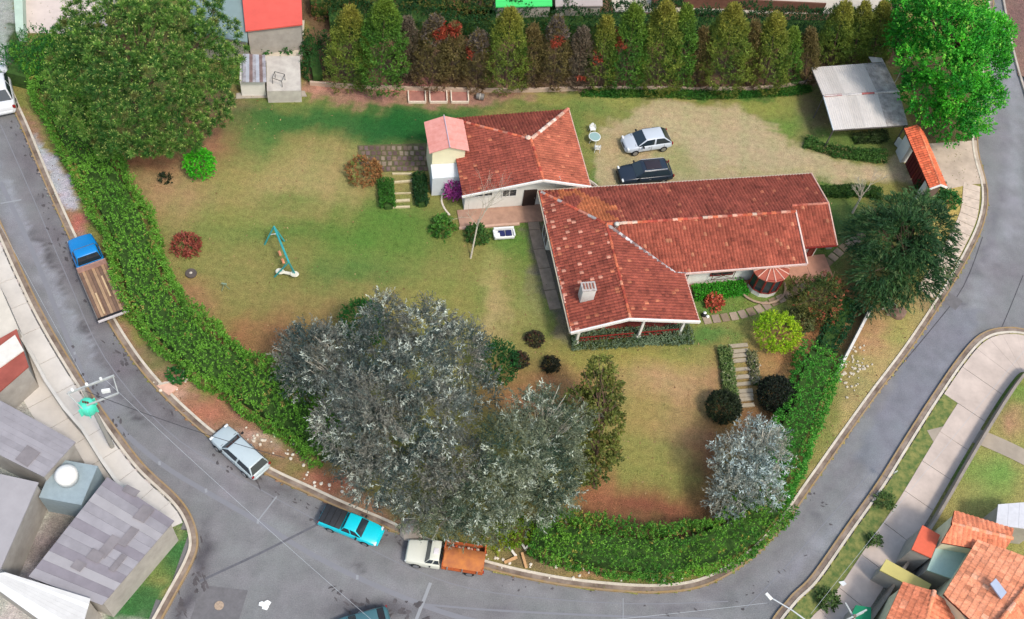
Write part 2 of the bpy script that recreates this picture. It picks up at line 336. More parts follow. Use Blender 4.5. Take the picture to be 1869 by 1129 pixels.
G = [
 ('poly', [(428, 178), (640, 200), (900, 196), (800, 262), (640, 262), (560, 240), (470, 262), (415, 230)], 34, (50, 106, 50), .9), (720, 230, 95, 34, (40, 96, 46), .95), (1030, 190, 120, 18, (95, 125, 60), .7),
 (450, 260, 60, 50, (80, 122, 55), .7), (560, 330, 170, 60, (166, 150, 98), .8), (400, 330, 90, 50, (150, 140, 82), .6), (300, 345, 70, 60, (176, 140, 108), .8), (270, 290, 60, 30, (158, 105, 78), .9),
 (380, 240, 60, 60, (160, 112, 88), .85), (330, 400, 60, 60, (155, 140, 90), .7), (580, 425, 200, 24, (78, 122, 52), .8), (430, 400, 70, 30, (128, 138, 70), .6), (430, 480, 120, 60, (138, 134, 76), .7), (640, 470, 130, 60, (128, 130, 70), .6),
 (720, 400, 90, 24, (96, 126, 54), .8), (700, 430, 130, 56, (96, 128, 54), .85), (640, 500, 120, 20, (90, 118, 58), .6), (520, 370, 60, 16, (100, 126, 58), .6), (790, 560, 110, 50, (138, 138, 72), .7), (640, 560, 120, 40, (150, 130, 80), .6), (340, 545, 70, 40, (165, 122, 88), .8), (480, 620, 120, 40, (156, 110, 76), .9), (560, 590, 90, 40, (150, 120, 76), .6),
 (875, 520, 14, 90, (118, 130, 62), .5), (905, 560, 26, 90, (178, 158, 108), .7), (900, 480, 26, 40, (158, 150, 88), .6), (940, 430, 60, 42, (82, 134, 52), .8), (975, 500, 30, 80, (118, 138, 66), .7), (990, 590, 40, 50, (100, 136, 60), .7), (970, 560, 30, 40, (150, 148, 88), .6),
 (980, 400, 14, 160, (120, 105, 92), .6), ('poly', [(962, 372), (985, 372), (1046, 600), (1062, 630), (1020, 620), (1002, 560), (975, 470)], 10, (112, 104, 96), .9),
 (980, 640, 80, 50, (140, 136, 76), .6), (960, 720, 80, 50, (158, 112, 78), .9), (1040, 690, 60, 40, (164, 122, 84), .8), (1160, 655, 160, 26, (150, 146, 74), .9), (1230, 700, 110, 40, (186, 150, 108), .85), (1180, 770, 80, 40, (168, 142, 88), .7), (1200, 850, 90, 60, (142, 140, 74), .8),
 (1190, 925, 160, 34, (138, 84, 64), .95), (1090, 900, 40, 40, (158, 100, 76), .8), (1290, 830, 40, 80, (128, 84, 62), .9), (1150, 980, 200, 40, (110, 70, 56), .8), (1300, 700, 30, 60, (160, 124, 86), .6), (1255, 770, 50, 60, (170, 135, 95), .5),
 (1430, 660, 70, 60, (176, 132, 88), .9), (1490, 620, 60, 60, (168, 120, 80), .85), (1450, 740, 60, 40, (120, 80, 62), .95), (1370, 780, 60, 60, (132, 92, 66), .9), (1420, 560, 110, 26, (104, 120, 66), .7),
 (1530, 420, 90, 70, (72, 104, 56), .9), (1560, 540, 30, 90, (120, 98, 70), .8), (1330, 545, 90, 34, (74, 128, 54), .9), (1360, 552, 50, 16, (138, 142, 70), .6), (1290, 615, 60, 16, (82, 124, 58), .8), (1500, 345, 110, 16, (96, 120, 58), .7), (1620, 350, 60, 26, (150, 140, 76), .6),
 (1400, 190, 90, 16, (138, 148, 72), .9), (1440, 225, 50, 24, (112, 136, 62), .9), (1490, 215, 34, 44, (122, 104, 84), .8), (1560, 262, 90, 22, (104, 124, 62), .9), (1590, 275, 60, 6, (132, 128, 88), .5),  # brown patch west of the carport is shade painted into the ground colour
 (1080, 170, 260, 12, (150, 150, 78), .8), (1130, 180, 90, 16, (156, 152, 84), .7), (1040, 240, 30, 60, (98, 132, 60), .8), (1090, 320, 18, 30, (88, 124, 54), .8),
 ('poly', DRIVE, 12, (180, 164, 126), .95), (1210, 235, 60, 22, (188, 172, 132), .6), (1250, 300, 40, 20, (138, 146, 84), .55), (1230, 275, 26, 30, (140, 148, 86), .5), (1130, 262, 40, 34, (172, 150, 104), .5), (1560, 315, 90, 6, (208, 184, 146), .6), (1400, 318, 160, 8, (164, 158, 106), .5),
 ('poly', [(548, 150), (1500, 140), (1500, 168), (1010, 168), (900, 192), (640, 196), (560, 176)], 10, (160, 124, 102), .95), ('poly', [(540, -40), (1650, -40), (1640, 120), (1480, 156), (560, 158)], 16, (116, 92, 70), .95),
 (745, 155, 60, 12, (214, 140, 132), .9), (600, 165, 44, 10, (206, 150, 128), .8), (690, 178, 60, 10, (170, 124, 112), .7), (1200, 166, 260, 6, (70, 120, 44), .8), (1330, 170, 160, 6, (60, 112, 40), .8),
 (830, 178, 90, 10, (146, 110, 94), .7),
 (400, 180, 60, 24, (140, 110, 92), .6),
 ('poly', [(-90, -90), (28, -90), (24, 60), (6, 140), (-30, 90)], 8, (168, 170, 164), .95), ('poly', [(10, 40), (60, 60), (60, 120), (16, 150)], 10, (60, 84, 44), .9),
 # verge outside the hedges
 ('poly', [(20, 190), (75, 235), (125, 330), (150, 385), (165, 450), (215, 575), (330, 690), (560, 830), (640, 870), (740, 960), (740, 990), (480, 870), (290, 715), (190, 575), (110, 400)], 14, (158, 122, 98), .95),
 ('poly', [(60, 255), (90, 270), (125, 335), (148, 380), (118, 385), (80, 320)], 10, (182, 184, 190), .95), (140, 408, 20, 16, (186, 110, 96), .95), (150, 440, 16, 26, (160, 138, 122), .8),
 (285, 660, 30, 26, (112, 122, 70), .8), (330, 690, 34, 12, (196, 150, 122), .8), (380, 750, 56, 24, (178, 118, 90), .9), (325, 712, 20, 14, (214, 172, 150), .8), (470, 800, 44, 12, (206, 180, 164), .7), (560, 862, 70, 12, (132, 128, 72), .8), (500, 840, 34, 14, (120, 124, 70), .7), (600, 880, 56, 16, (166, 104, 80), .8), (700, 930, 40, 20, (152, 118, 90), .7),
 (990, 1020, 90, 22, (146, 122, 92), .9), (960, 1010, 40, 16, (112, 104, 66), .8), (1080, 1050, 60, 14, (186, 140, 104), .8), (1200, 1064, 160, 8, (104, 110, 60), .8),
 ('poly', [(1370, 1020), (1440, 940), (1500, 850), (1560, 700), (1600, 560), (1690, 540), (1730, 540), (1600, 730), (1480, 900)], 14, (170, 152, 98), .95), (1590, 610, 34, 40, (176, 130, 100), .8), (1560, 700, 24, 50, (152, 140, 92), .7), (1640, 600, 40, 30, (156, 152, 84), .7), (1700, 540, 24, 30, (128, 112, 84), .6),
 ('poly', [(1690, 345), (1775, 335), (1780, 352), (1768, 400), (1740, 450), (1700, 520), (1690, 480)], 12, (190, 168, 96), .95), (1720, 370, 20, 20, (160, 150, 84), .5),
 ('poly', [(1640, 120), (1830, 60), (1810, 265), (1690, 262)], 20, (104, 88, 64), .9),
]
lot = list(offs(pin, .02)[::2])
north_edge = [A(1818, -260), A(900, -260), A(300, -200), A(-60, -60)]
ground_sheet('garden_lawn', np.array(lot+north_edge), .3, 0, S(136, 134, 74), G, store=LOTC)
tag(MB().prism([p[:2] for p in offs(pin, .35)[::3]]+[p[:2] for p in north_edge], -.6, -.03).build('garden_soil', mat('soil', S(120, 90, 70), .95, .2, 1)), kind='structure')
# ---- kerbs, gutters, edging
KERB = mat('kerb_paint', S(186, 152, 92), .8, .3, 2, c2=S(160, 140, 118)); GUT = mat('gutter_dirt', S(112, 92, 80), .95, .4, .7, c2=S(166, 150, 136)); CONC = mat('edging_concrete', S(206, 196, 180), .85, .2, 1.5); CONCG = mat('old_concrete', S(178, 168, 156), .9, .25, .8)
for P, sg in ((pin, 1), (pwe, -1), (pea, -1)):
    ribbon('kerb', P, 0, sg*.12, -.3, .05, KERB); ribbon('gutter', P, sg*.12, sg*.42, -.3, .02, GUT); ribbon('edging', P, sg*.42, sg*.6, -.3, .07, CONC)
ribbon('kerb', pno, 0, .2, -.3, .05, CONCG)
# ---- pavements beyond the road
PAVE = mat('pavement_concrete', S(212, 206, 198), .85, .12, .5); PAVE2 = mat('pavement_concrete_rosy', S(200, 184, 172), .85, .16, .6)
wb = [p[:2] for p in offs(pwe, -.68)]
i_end = int(len(wb)*.64)
pv = wb[:i_end]
ground_sheet('west_block_ground', np.array(wb+[A(100, 1350)[:2], A(-500, 1300)[:2], A(-700, 300)[:2]]), .6, -.02, S(190, 184, 176), [
    ('poly', [(318, 950), (362, 948), (366, 1000), (330, 1080), (290, 1140), (200, 1140), (240, 1060)], 8, (44, 106, 44), .95), (295, 1050, 30, 30, (120, 140, 70), .6), (305, 1075, 12, 20, (180, 160, 104), .7), (325, 975, 12, 12, (190, 176, 120), .6),
    (150, 830, 40, 20, (150, 110, 84), .8), (110, 960, 30, 60, (104, 98, 90), .8), (60, 1000, 60, 30, (96, 90, 84), .7), (10, 700, 40, 60, (120, 96, 84), .6)])
# pavement slabs of the west side, one sheet per bay
wp = offs(pwe, -.68); wq = offs(pwe, -4.1); pvm = empty('west_pavement', (0, 0, 0), kind='structure')
for k in range(6, i_end-2, 3):
    kk = min(k+3, i_end); poly = [wp[j] for j in range(k, kk+1)]+[wq[j] for j in range(kk, k-1, -1)]
    c = np.mean(poly, 0); poly = [c+(p-c)*.985 for p in poly]
    MB().prism(poly, -.2, .03+.006*random.random()).build('pavement_slab', [PAVE, PAVE2, PAVE][k % 3], pvm)
eb = [p[:2] for p in offs(pea, -.68)]
ground_sheet('east_block_ground', np.array([A(1390, 1260)[:2]]+eb+[A(2150, 760)[:2], A(2600, 1500)[:2], A(1500, 1700)[:2]]), .6, -.02, S(150, 146, 84), [
    (1800, 740, 60, 40, (86, 130, 60), .8), (1850, 700, 30, 40, (96, 136, 56), .8), (1850, 770, 30, 30, (176, 132, 104), .8), (1720, 850, 50, 40, (84, 136, 62), .9), (1800, 880, 50, 40, (100, 146, 66), .8), (1760, 900, 60, 40, (160, 154, 92), .7),
    ('poly', [(1640, 940), (1700, 940), (1690, 1129), (1480, 1200), (1520, 1110)], 14, (146, 138, 128), .9), (1680, 1000, 26, 24, (82, 74, 66), .9), (1600, 1120, 26, 10, (20, 110, 80), .5)])
ep = offs(pea, -1.9); eq = offs(pea, -4.3); ge = offs(pea, -.68); gm = MB()
epm = empty('east_pavement', (0, 0, 0), kind='structure')
for k in range(3, len(ep)-6, 4):
    up = k > 40; inn = ge if up else ep; kk = min(k+4, len(ep)-1)
    poly = [inn[j] for j in range(k, kk+1)]+[eq[j] for j in range(kk, k-1, -1)]; c = np.mean(poly, 0); poly = [c+(p-c)*.988 for p in poly]
    MB().prism(poly, -.2, .03+.006*random.random()).build('pavement_slab', PAVE2 if k % 8 else PAVE, epm)
ribbon('grass_strip', pea[:46], -.68, -1.9, None, .0, mat('verge_grass', S(70, 116, 56), .95, .35, 2, c2=S(150, 146, 84)))
# block paved path east of the garden and the gate forecourt
ns = [A(px, py) for px, py in ((1803, 345), (1797, 405), (1768, 470), (1742, 515), (1718, 553))]
np_ = offs(smooth_w(ns, 4), -.0); ka = offs(smooth_w(ns, 4), -.68); kb = offs(smooth_w(ns, 4), -2.3); ppm = empty('path', (0, 0, 0), kind='structure')
for k in range(0, len(ka)-1):
    poly = [ka[k], ka[k+1], kb[k+1], kb[k]]; c = np.mean(poly, 0); poly = [c+(p-c)*.955 for p in poly]
    MB().prism(poly, -.1, .05+.01*random.random()).build('paving_slab', mat('path_slab', S(206, 188, 170), .9, .2, 2), ppm)
fc = [A(*p) for p in ((1695, 262), (1782, 256), (1799, 335), (1772, 336), (1730, 345))]
tag(MB().prism(fc, -.1, .03).build('forecourt_pavement', mat('forecourt', S(192, 174, 156), .9, .2, .7)), kind='structure')
# far side of the north east road
ground_sheet('north_east_ground', np.array([p[:2] for p in offs(pno, .2)]+[A(2400, 300)[:2], A(2300, -260)[:2]]), .6, -.02, S(140, 112, 100), [(1860, 40, 30, 60, (110, 84, 84), .6)])
# ---- road seams and marks
SEAM = mat('seam', S(152, 154, 160, .85), .85, .3, 3, c2=S(134, 134, 140, .85)); DARK = mat('tar', S(78, 76, 80, .8), .8, .3, 2); WM = mat('worn_white_paint', S(186, 190, 194), .8, .35, 4, c2=S(150, 152, 156))
def rl(name, pts, wd, m, z=ZR+.008):
    ribbon(name, smooth_px([p for p in pts], 4) if len(pts) > 2 else np.array([A(*p) for p in pts]), -wd/2, wd/2, None, z, m)
rl('road_seam', [(0, 330), (60, 460), (150, 680), (210, 770), (290, 842), (375, 895), (471, 950), (560, 1005), (652, 1052), (760, 1098), (850, 1128), (960, 1150)], .34, SEAM)
rl('road_seam', [(0, 225), (60, 360), (120, 500), (190, 650), (300, 780), (420, 860), (600, 960), (760, 1040), (900, 1080), (1140, 1100), (1330, 1096)], .07, SEAM, ZR+.012)
rl('road_seam', [(760, 1100), (900, 1112), (1100, 1122), (1300, 1128)], .14, SEAM, ZR+.013)
rl('road_seam', [(1869, 880), (1869, 881)], .1, SEAM)
rl('road_seam', [(1590, 860), (1500, 960), (1420, 1050), (1360, 1110)], .06, SEAM, ZR+.012)
rl('road_crack', [(1795, 430), (1760, 520), (1700, 600), (1600, 720), (1545, 800)], .07, DARK); rl('road_crack', [(1869, 500), (1845, 560), (1828, 600)], .06, DARK, ZR+.012)
rl('road_crack', [(362, 1060), (470, 1010), (560, 965), (600, 945)], .16, mat('seam_dark', S(104, 104, 110, .8), .85, .2, 2), ZR+.01)
rl('road_line', [(0, 369), (38, 362)], .13, WM, ZR+.016); rl('road_line', [(471, 948), (505, 904)], .1, WM, ZR+.016)
rl('road_line', [(786, 1062), (760, 1129)], .22, WM, ZR+.016); rl('road_line', [(1138, 1090), (1138, 1129)], .06, WM, ZR+.016)
for a, b in (((375, 890), (376, 897)), ((290, 840), (291, 847)), ((471, 946), (470, 954)), ((652, 1048), (652, 1056)), ((135, 640), (136, 645))):
    rl('road_stud_mark', [a, b], .16, WM, ZR+.02)
rl('road_patch', [(1722, 535), (1752, 556)], 1.3, mat('patch', S(114, 112, 114, .82), .9, .15, 3), ZR+.009)
for cx, cy, rx, ry in ((400, 1105, 1.5, 1.3),):
    c = A(cx, cy, ZR+.012); tag(MB().add([(c[0]-rx, c[1]-ry, c[2]), (c[0]+rx, c[1]-ry+.2, c[2]), (c[0]+rx, c[1]+ry, c[2]), (c[0]-rx, c[1]+ry-.2, c[2])], [(0, 1, 2, 3)]).build('road_patch', MC['patch']), kind='structure')
    MB().lathe((c[0], c[1], c[2]-.02), [(.3, 0), (.3, .05)]).build('manhole_cover', mat('rust_ring', S(170, 150, 130), .8, .3, 8)); tag(bpy.context.scene.collection.objects[-1], 'round pale manhole cover in a dark square patch of the junction', 'manhole cover')
STAIN = mat('oil_stain', S(92, 88, 90, .8), .9, .35, 2)
def stain(px, py, l, wd, ang):
    c = A(px, py, ZR+.018+random.random()*.003); n = 14; a = radians(ang); poly = []
    for i in range(n):
        t = 2*pi*i/n; r = random.uniform(.55, 1.15); x, y = l*r*cos(t), wd*r*sin(t); poly.append((c[0]+x*cos(a)-y*sin(a), c[1]+x*sin(a)+y*cos(a), c[2]))
    return MB().add(poly, [tuple(range(n))])
sm = MB()
for (x0, y0, x1, y1, n, s) in ((70, 350, 150, 520, 34, .3), (150, 480, 240, 690, 34, .3), (120, 640, 230, 800, 30, .3), (190, 560, 330, 760, 22, .3), (380, 830, 480, 880, 14, .3), (500, 890, 620, 960, 22, .25), (350, 960, 372, 1080, 34, .38), (300, 1080, 350, 1129, 16, .4), (600, 1090, 780, 1120, 36, .4), (690, 960, 760, 1000, 10, .3), (900, 1050, 1300, 1120, 22, .2), (1400, 830, 1560, 980, 20, .2), (1480, 1010, 1340, 1100, 12, .2), (30, 220, 100, 380, 22, .3)):
    for _ in range(int(n*.8)):
        t = random.random(); q = stain(x0+(x1-x0)*t+random.gauss(0, 9), y0+(y1-y0)*t+random.gauss(0, 9), s*random.uniform(.2, 1.0), s*random.uniform(.12, .45), random.uniform(-70, -20) if x0 < 400 else random.uniform(-60, 60)); sm.add(q.v, q.f)
tag(sm.build('road_stains', STAIN), kind='stuff')

# ================================================================== ROOFS AND HOUSES
TC = {'old': (S(152, 80, 64), S(136, 70, 58), S(184, 112, 84)), 'mid': (S(168, 90, 70), S(154, 80, 63), S(194, 126, 96)), 'new': (S(178, 102, 78), S(166, 92, 72), S(206, 126, 96)), 'orange': (S(232, 122, 84), S(222, 108, 74), S(238, 140, 100))}
def tiles(name, poly, parent, kind='old', tw=.27, tl=.33, tint=None, h=.075):
    """barrel tiles laid on a convex roof plane; poly starts with the two eave corners; local coordinates"""
    P = [np.array(p, float) for p in poly]; u = nrm(P[1]-P[0]); n = nrm(np.cross(u, P[2]-P[1]))
    P = [p-n*((p-P[0])@n) for p in P]
    if n[2] < 0: n = -n
    v = np.cross(n, u)
    if v[2] < 0: v = -v
    o = P[0]; ab = np.array([[(p-o)@u, (p-o)@v] for p in P])
    na = int((ab[:, 0].max()-ab[:, 0].min())/tw)+1; nb = int((ab[:, 1].max()-ab[:, 1].min())/tl)+1
    prof = np.array([[0, 0], [.16, .55], [.42, 1], [.68, .55], [.84, 0], [1.0, 0]])
    bm = bmesh.new(); lay = bm.verts.layers.float_color.new('Col'); base, dk, hi = TC[kind]
    for i in range(na):
        for j in range(nb):
            a0 = ab[:, 0].min()+i*tw; b0 = ab[:, 1].min()+j*tl
            cx, cy = a0+tw/2, b0+tl/2
            if sdpoly(np.array([cx]), np.array([cy]), ab)[0] > tl: continue
            c = np.array(mixc(base, dk, np.array([rng.random()]))[0]); r = rng.random(); wpos = o+u*cx+v*cy
            if r < .028: c = np.array(hi)*rng.uniform(.85, 1.1)
            elif r < .09: c = c*.72
            if tint: c = tint(c, cx, cy, rng.random())
            jz = rng.uniform(0, .012)
            vs = []
            for bb, up in ((b0-.02, .035), (b0+tl+.02, .0)):
                for pa, ph in prof:
                    q = o+u*(a0+pa*tw*.985)+v*bb+n*(ph*h+up+jz); w_ = bm.verts.new(q); w_[lay] = (*c, 1); vs.append(w_)
            m = len(prof)
            for k in range(m-1): bm.faces.new((vs[k], vs[k+1], vs[m+k+1], vs[m+k]))
    cen = sum(P)/len(P)
    for k in range(len(P)):
        p, q = P[k], P[(k+1) % len(P)]; e = q-p
        if np.linalg.norm(e) < .01: continue
        no = np.cross(e, n); no = nrm(no)
        if (cen-p)@no > 0: no = -no
        bmesh.ops.bisect_plane(bm, geom=bm.verts[:]+bm.edges[:]+bm.faces[:], plane_co=p, plane_no=no, clear_outer=True)
    me = bpy.data.meshes.new(name); bm.to_mesh(me); bm.free(); ob = link(name, me, TILE, parent); ob['kind'] = 'stuff'; me.polygons.foreach_set('use_smooth', [False]*len(me.polygons))
    b = MB(); b.add([p-np.array([0, 0, .02]) for p in P]+[p-np.array([0, 0, .14]) for p in P], [tuple(range(len(P)))[::-1], tuple(range(len(P), 2*len(P)))]+[(k, (k+1) % len(P), len(P)+(k+1) % len(P), len(P)+k) for k in range(len(P))])
    b.build('roof_deck', mat('roof_deck', S(110, 55, 45), .9, .1, 2), parent)
    return ob
def ridge(name, a, b, parent, cols, r=.15, step=.42, stuff=True):
    """row of half round ridge tiles from a to b"""
    a, b = np.array(a, float), np.array(b, float); L = np.linalg.norm(b-a); n = max(1, int(L/step)); d = (b-a)/L; s = nrm(np.cross(d, [0, 0, 1])); V = []; C = []
    for k in range(n):
        p, q = a+d*L*k/n, a+d*(L*(k+1)/n+.04); c = np.array(cols[rng.integers(len(cols))])*rng.uniform(.85, 1.15); jz = np.array([0, 0, rng.uniform(0, .03)])
        for t in range(6):
            a0, a1 = pi*t/6, pi*(t+1)/6; e0 = s*cos(a0)*r+np.array([0, 0, sin(a0)*r*.8]); e1 = s*cos(a1)*r+np.array([0, 0, sin(a1)*r*.8])
            V.append([p+e0+jz, q+e0*.92+jz, q+e1*.92+jz, p+e1+jz]); C.append(c)
    return quads_mesh(name, np.array(V), np.array(C), TILE, parent, world=False, kind='stuff')
WALLW = mat('white_render', S(236, 234, 226), .9, .06, 1.2); CREAM = mat('cream_render', S(244, 236, 200), .9, .05, 1.2); FASC = mat('white_fascia', S(240, 238, 232), .6, .04, 3); GLASS = mat('dark_glass', S(52, 62, 68), .12, 0, spec=.6); RED = mat('red_timber', S(134, 44, 38), .6, .2, 6); PINKC = [S(196, 128, 108), S(178, 100, 82), S(212, 160, 138), S(166, 86, 70)]; REDC = [S(184, 90, 66), S(166, 74, 60), S(204, 112, 80)]; GREYC = [S(176, 168, 166), S(150, 130, 126), S(196, 190, 188), S(130, 110, 108)]; TERR = mat('terracotta_floor', S(168, 120, 100), .85, .15, 1.5); PATHC = mat('worn_paving', S(150, 134, 118), .95, .25, 1.5)
def window(parent, c, wd, ht, rz, cross=True, fr=None, glass=None):
    f = empty('window', c, rz=rz); f.parent = parent; m = MB(); t = .07; fr = fr or FASC
    for sx in (-1, 1): m.box((sx*wd/2, 0, 0), (t, .1, ht+t))
    for sz in (-1, 1): m.box((0, 0, sz*ht/2), (wd-t-.004, .1, t))
    if cross: m.box((0, 0, 0), (.05, .08, ht-t-.004))
    m.build('window_frame', fr, f); MB().box((0, .02, 0), (wd-.02, .03, ht-.02)).build('pane', glass or GLASS, f)
    return f
def fascia(parent, pts, wd=.12, ht=.22, m=None, name='fascia'):
    for a, b in zip(pts[:-1], pts[1:]):
        a, b = np.array(a, float), np.array(b, float); d = b-a; L = np.linalg.norm(d)
        MB().box((0, 0, 0), (L+wd*.6, wd, ht)).build(name, m or FASC, parent)
        o = COL.objects[-1]; o.location = tuple((a+b)/2); o.rotation_euler = Vector(tuple(d)).to_track_quat('X', 'Z').to_euler()

# ---- main house
O = A(1042, 600, 3); MH = empty('main_house', (O[0], O[1], 0), 'long L shaped white house under a worn red clay tile roof with chimney', 'house', rz=radians(18))
zr = 4.25
def t_w(c, a, b, r): return c*1.0 if r > .03 else np.array(S(206, 146, 124))
def t_n(c, a, b, r): return np.array(S(206, 118, 62))*(.8+.4*r) if (a+.25*b < 7.2 and a > 1 and rng.random() < .6 and b < 5.5) else c
tiles('roof_tiles', [(0, -.3, 3), (0, 13.4, 3), (4.3, 8.6, zr), (4.3, -.3, zr)][:], MH, 'old', tint=t_w)
tiles('roof_tiles', [(10.0, -.3, 3), (10.0, 4.2, 3), (4.3, 4.2, zr), (4.3, -.3, zr)], MH, 'old')
tiles('roof_tiles', [(4.3, 4.2, zr), (4.3, 8.62, zr), (9.2, 4.2, zr-1.25*4.9/5.7)], MH, 'old')
tiles('roof_tiles', [(8.4, 4.25, 3), (20.3, 4.25, 3), (20.4, 8.6, zr), (4.4, 8.6, zr)], MH, 'mid')
tiles('roof_tiles', [(20.4, 13.45, 3), (0, 13.4, 3), (4.4, 8.6, zr), (20.4, 8.6, zr)], MH, 'old', tint=lambda c, a, b, r: ((c*.45+.55*np.array(S(204, 124, 74)))*(.85+.3*r) if (a > 14.5 and a < 19 and b < 4.6 and b > 19-a-1.5 and vnoise(np.array([[a, b, 0]]), 1.4)[0] > -.15) else c))
tiles('roof_tiles', [(23.9, 13.45, 3), (20.4, 13.45, 3), (20.4, 9.35, 4.06), (23.6, 9.35, 4.06)], MH, 'old')
tiles('roof_tiles', [(20.42, 5.85, 3.02), (23.55, 5.85, 3.02), (23.6, 9.35, 4.06), (20.42, 9.35, 4.06)], MH, 'mid')
ridge('ridge_tiles', (4.3, -.3, zr+.03), (4.4, 8.6, zr+.03), MH, REDC+[S(206, 140, 110)], .12)
ridge('ridge_tiles', (4.4, 8.6, zr+.03), (20.4, 8.6, zr+.03), MH, PINKC+REDC+[S(216, 190, 170)], .14)
ridge('ridge_tiles', (20.4, 9.35, 4.1), (23.6, 9.35, 4.1), MH, PINKC, .12)
ridge('ridge_tiles', (.1, 13.3, 3.03), (4.3, 8.7, zr+.03), MH, PINKC[:2]+REDC+GREYC[:1], .14)
ridge('valley_flashing', (4.4, 8.6, zr+.02), (9.2, 4.25, 3.1), MH, GREYC, .16, .3)
ridge('valley_flashing', (9.2, 4.25, 3.1), (10.1, 4.2, 3.02), MH, GREYC, .1, .3)
ridge('ridge_tiles', (0.0, -.3, 3.02), (0, 13.4, 3.02), MH, REDC+[S(210, 160, 140)], .08)
PK = mat('mortar_edge', S(214, 176, 160), .9, .2, 3)
fascia(MH, [(-.04, -.36, 2.98), (4.2, -.36, zr-.02), (10.05, -.36, 2.98)], .14, .24)
fascia(MH, [(10.06, -.2, 2.95), (10.06, 4.1, 2.95)], .1, .16, PK, 'eave_board')
fascia(MH, [(-.05, 13.48, 2.98), (23.95, 13.52, 2.98)], .1, .16, mat('eave_pale', S(186, 168, 150), .8, .2, 3), 'eave_board')
fascia(MH, [(9.6, 4.18, 2.97), (20.4, 4.18, 2.97)], .1, .18, mat('pink_fascia', S(226, 196, 186), .7, .1, 3), 'eave_board')
fascia(MH, [(20.42, 4.2, 3.05), (20.44, 8.66, zr+.04)], .12, .2, mat('pink_fascia2', S(222, 196, 184), .7, .15, 3), 'rake_board')
fascia(MH, [(23.6, 5.8, 3.04), (23.66, 9.35, 4.1), (23.95, 13.5, 3.03)], .1, .16, PK, 'rake_board'); fascia(MH, [(20.5, 5.78, 2.98), (23.6, 5.78, 2.98)], .08, .16, RED, 'eave_board')
fascia(MH, [(-.1, -.3, 2.9), (-.1, 13.4, 2.9)], .12, .1, mat('gutter_cream', S(214, 200, 176), .6, .15, 2), 'rain_gutter')
# walls (prisms under the roof planes)
def zw(x, y):
    if y < 4.25: return 3+1.25*min(x/4.3, (10-x)/5.7)
    return min(3+1.25*min((y-4.25)/4.35, (13.45-y)/4.85), 3+1.25*x/4.4 if x < 4.4 else 9)
wl = MB(); WT = .2
def wall(x0, y0, x1, y1, m=WALLW, zb=-.05, n=6):
    ps = [(x0+(x1-x0)*k/n, y0+(y1-y0)*k/n) for k in range(n+1)]; L = hypot(x1-x0, y1-y0); nx, ny = -(y1-y0)/L*WT/2, (x1-x0)/L*WT/2
    for (ax, ay), (bx, by) in zip(ps[:-1], ps[1:]):
        wl.prism([(ax-nx, ay-ny), (bx-nx, by-ny), (bx+nx, by+ny), (ax+nx, ay+ny)], zb, [zw(ax, ay)-.16, zw(bx, by)-.16, zw(bx, by)-.16, zw(ax, ay)-.16])
wall(.7, 2.6, .7, 12.8, n=5); wall(.7, 12.8, 23, 12.8, n=5); wall(9.5, 2.6, 9.5, 5.2, n=2); wall(.7, 2.6, 9.5, 2.6, n=12); wall(9.4, 5.2, 19.7, 5.2, n=4); wall(19.7, 5.2, 19.7, 8.4, n=4)
wl.prism([(19.7, 6.9), (22.9, 6.9), (22.9, 12.7), (19.7, 12.7)], -.05, [3.2, 3.2, 3.2, 3.2]); wl.build('wall', WALLW, MH)
wl = MB(); wl.add([(19.7, 8.6, 3.1), (20.42, 8.6, 3.1), (20.42, 8.6, 4.1), (19.7, 8.6, 4.1)], [(0, 1, 2, 3)]); wl.prism([(22.85, 6.9), (22.95, 6.9), (22.95, 12.7), (22.85, 12.7)], 3, [3.1, 3.1, 3.15, 3.15]); wl.build('gable_wall', WALLW, MH)
tag(MB().prism([(9.7, 4.25), (17, 4.25), (17, 5.0), (9.7, 5.0)], -.05, .16).build('porch_floor', TERR, MH))
MB().prism([(20.3, 4.3), (24, 4.3), (24, 7), (20.3, 7)], -.05, .12).build('porch_floor', mat('pink_floor', S(196, 146, 124), .9, .15, 2), MH)
MB().prism([(.75, .3), (9.4, .3), (9.4, 2.5), (.75, 2.5)], -.05, .18).build('veranda_floor', mat('veranda_red', S(138, 66, 56), .8, .2, 3), MH)
# windows of the long wing with crossed red shutters
for x, wd in ((10.1, 1.5), (13.9, 1.9)):
    window(MH, (x, 5.06, 1.75), wd, 1.3, 0, fr=RED); s = MB(); s.box((x, 4.7, 2.6), (wd+.3, .5, .06), rx=radians(-25)); s.build('window_canopy', RED, MH)
    g = MB()
    for sx in (-1, 1):
        g.bar((x-sx*wd*.48, 4.75, .95), (x+sx*wd*.48, 4.75, 1.9), .025); g.bar((x+sx*wd*.48, 4.75, .9), (x+sx*wd*.48, 4.75, 1.95), .03)
    g.bar((x-wd*.48, 4.75, .95), (x+wd*.48, 4.75, .95), .025); g.bar((x-wd*.48, 4.75, 1.9), (x+wd*.48, 4.75, 1.9), .025); g.build('window_grille', mat('dark_bronze', S(96, 70, 60), .5, .1), MH)
window(MH, (20.9, 6.78, 1.6), .5, 2.4, 0, cross=False, fr=RED, glass=mat('red_door', S(120, 60, 50), .6, .1)); window(MH, (22.4, 6.78, 1.6), .45, 2.4, 0, cross=False, fr=RED, glass=MC['red_door'])
MB().box((24.3, 7.8, 1.0), (.5, 1.2, .9)).lathe((24.3, 8.3, 1.4), [(.18, 0), (.2, .3), (.05, .45)]).build('water_heater', mat('grey_metal', S(180, 182, 186), .5, .1, metal=.3), MH)
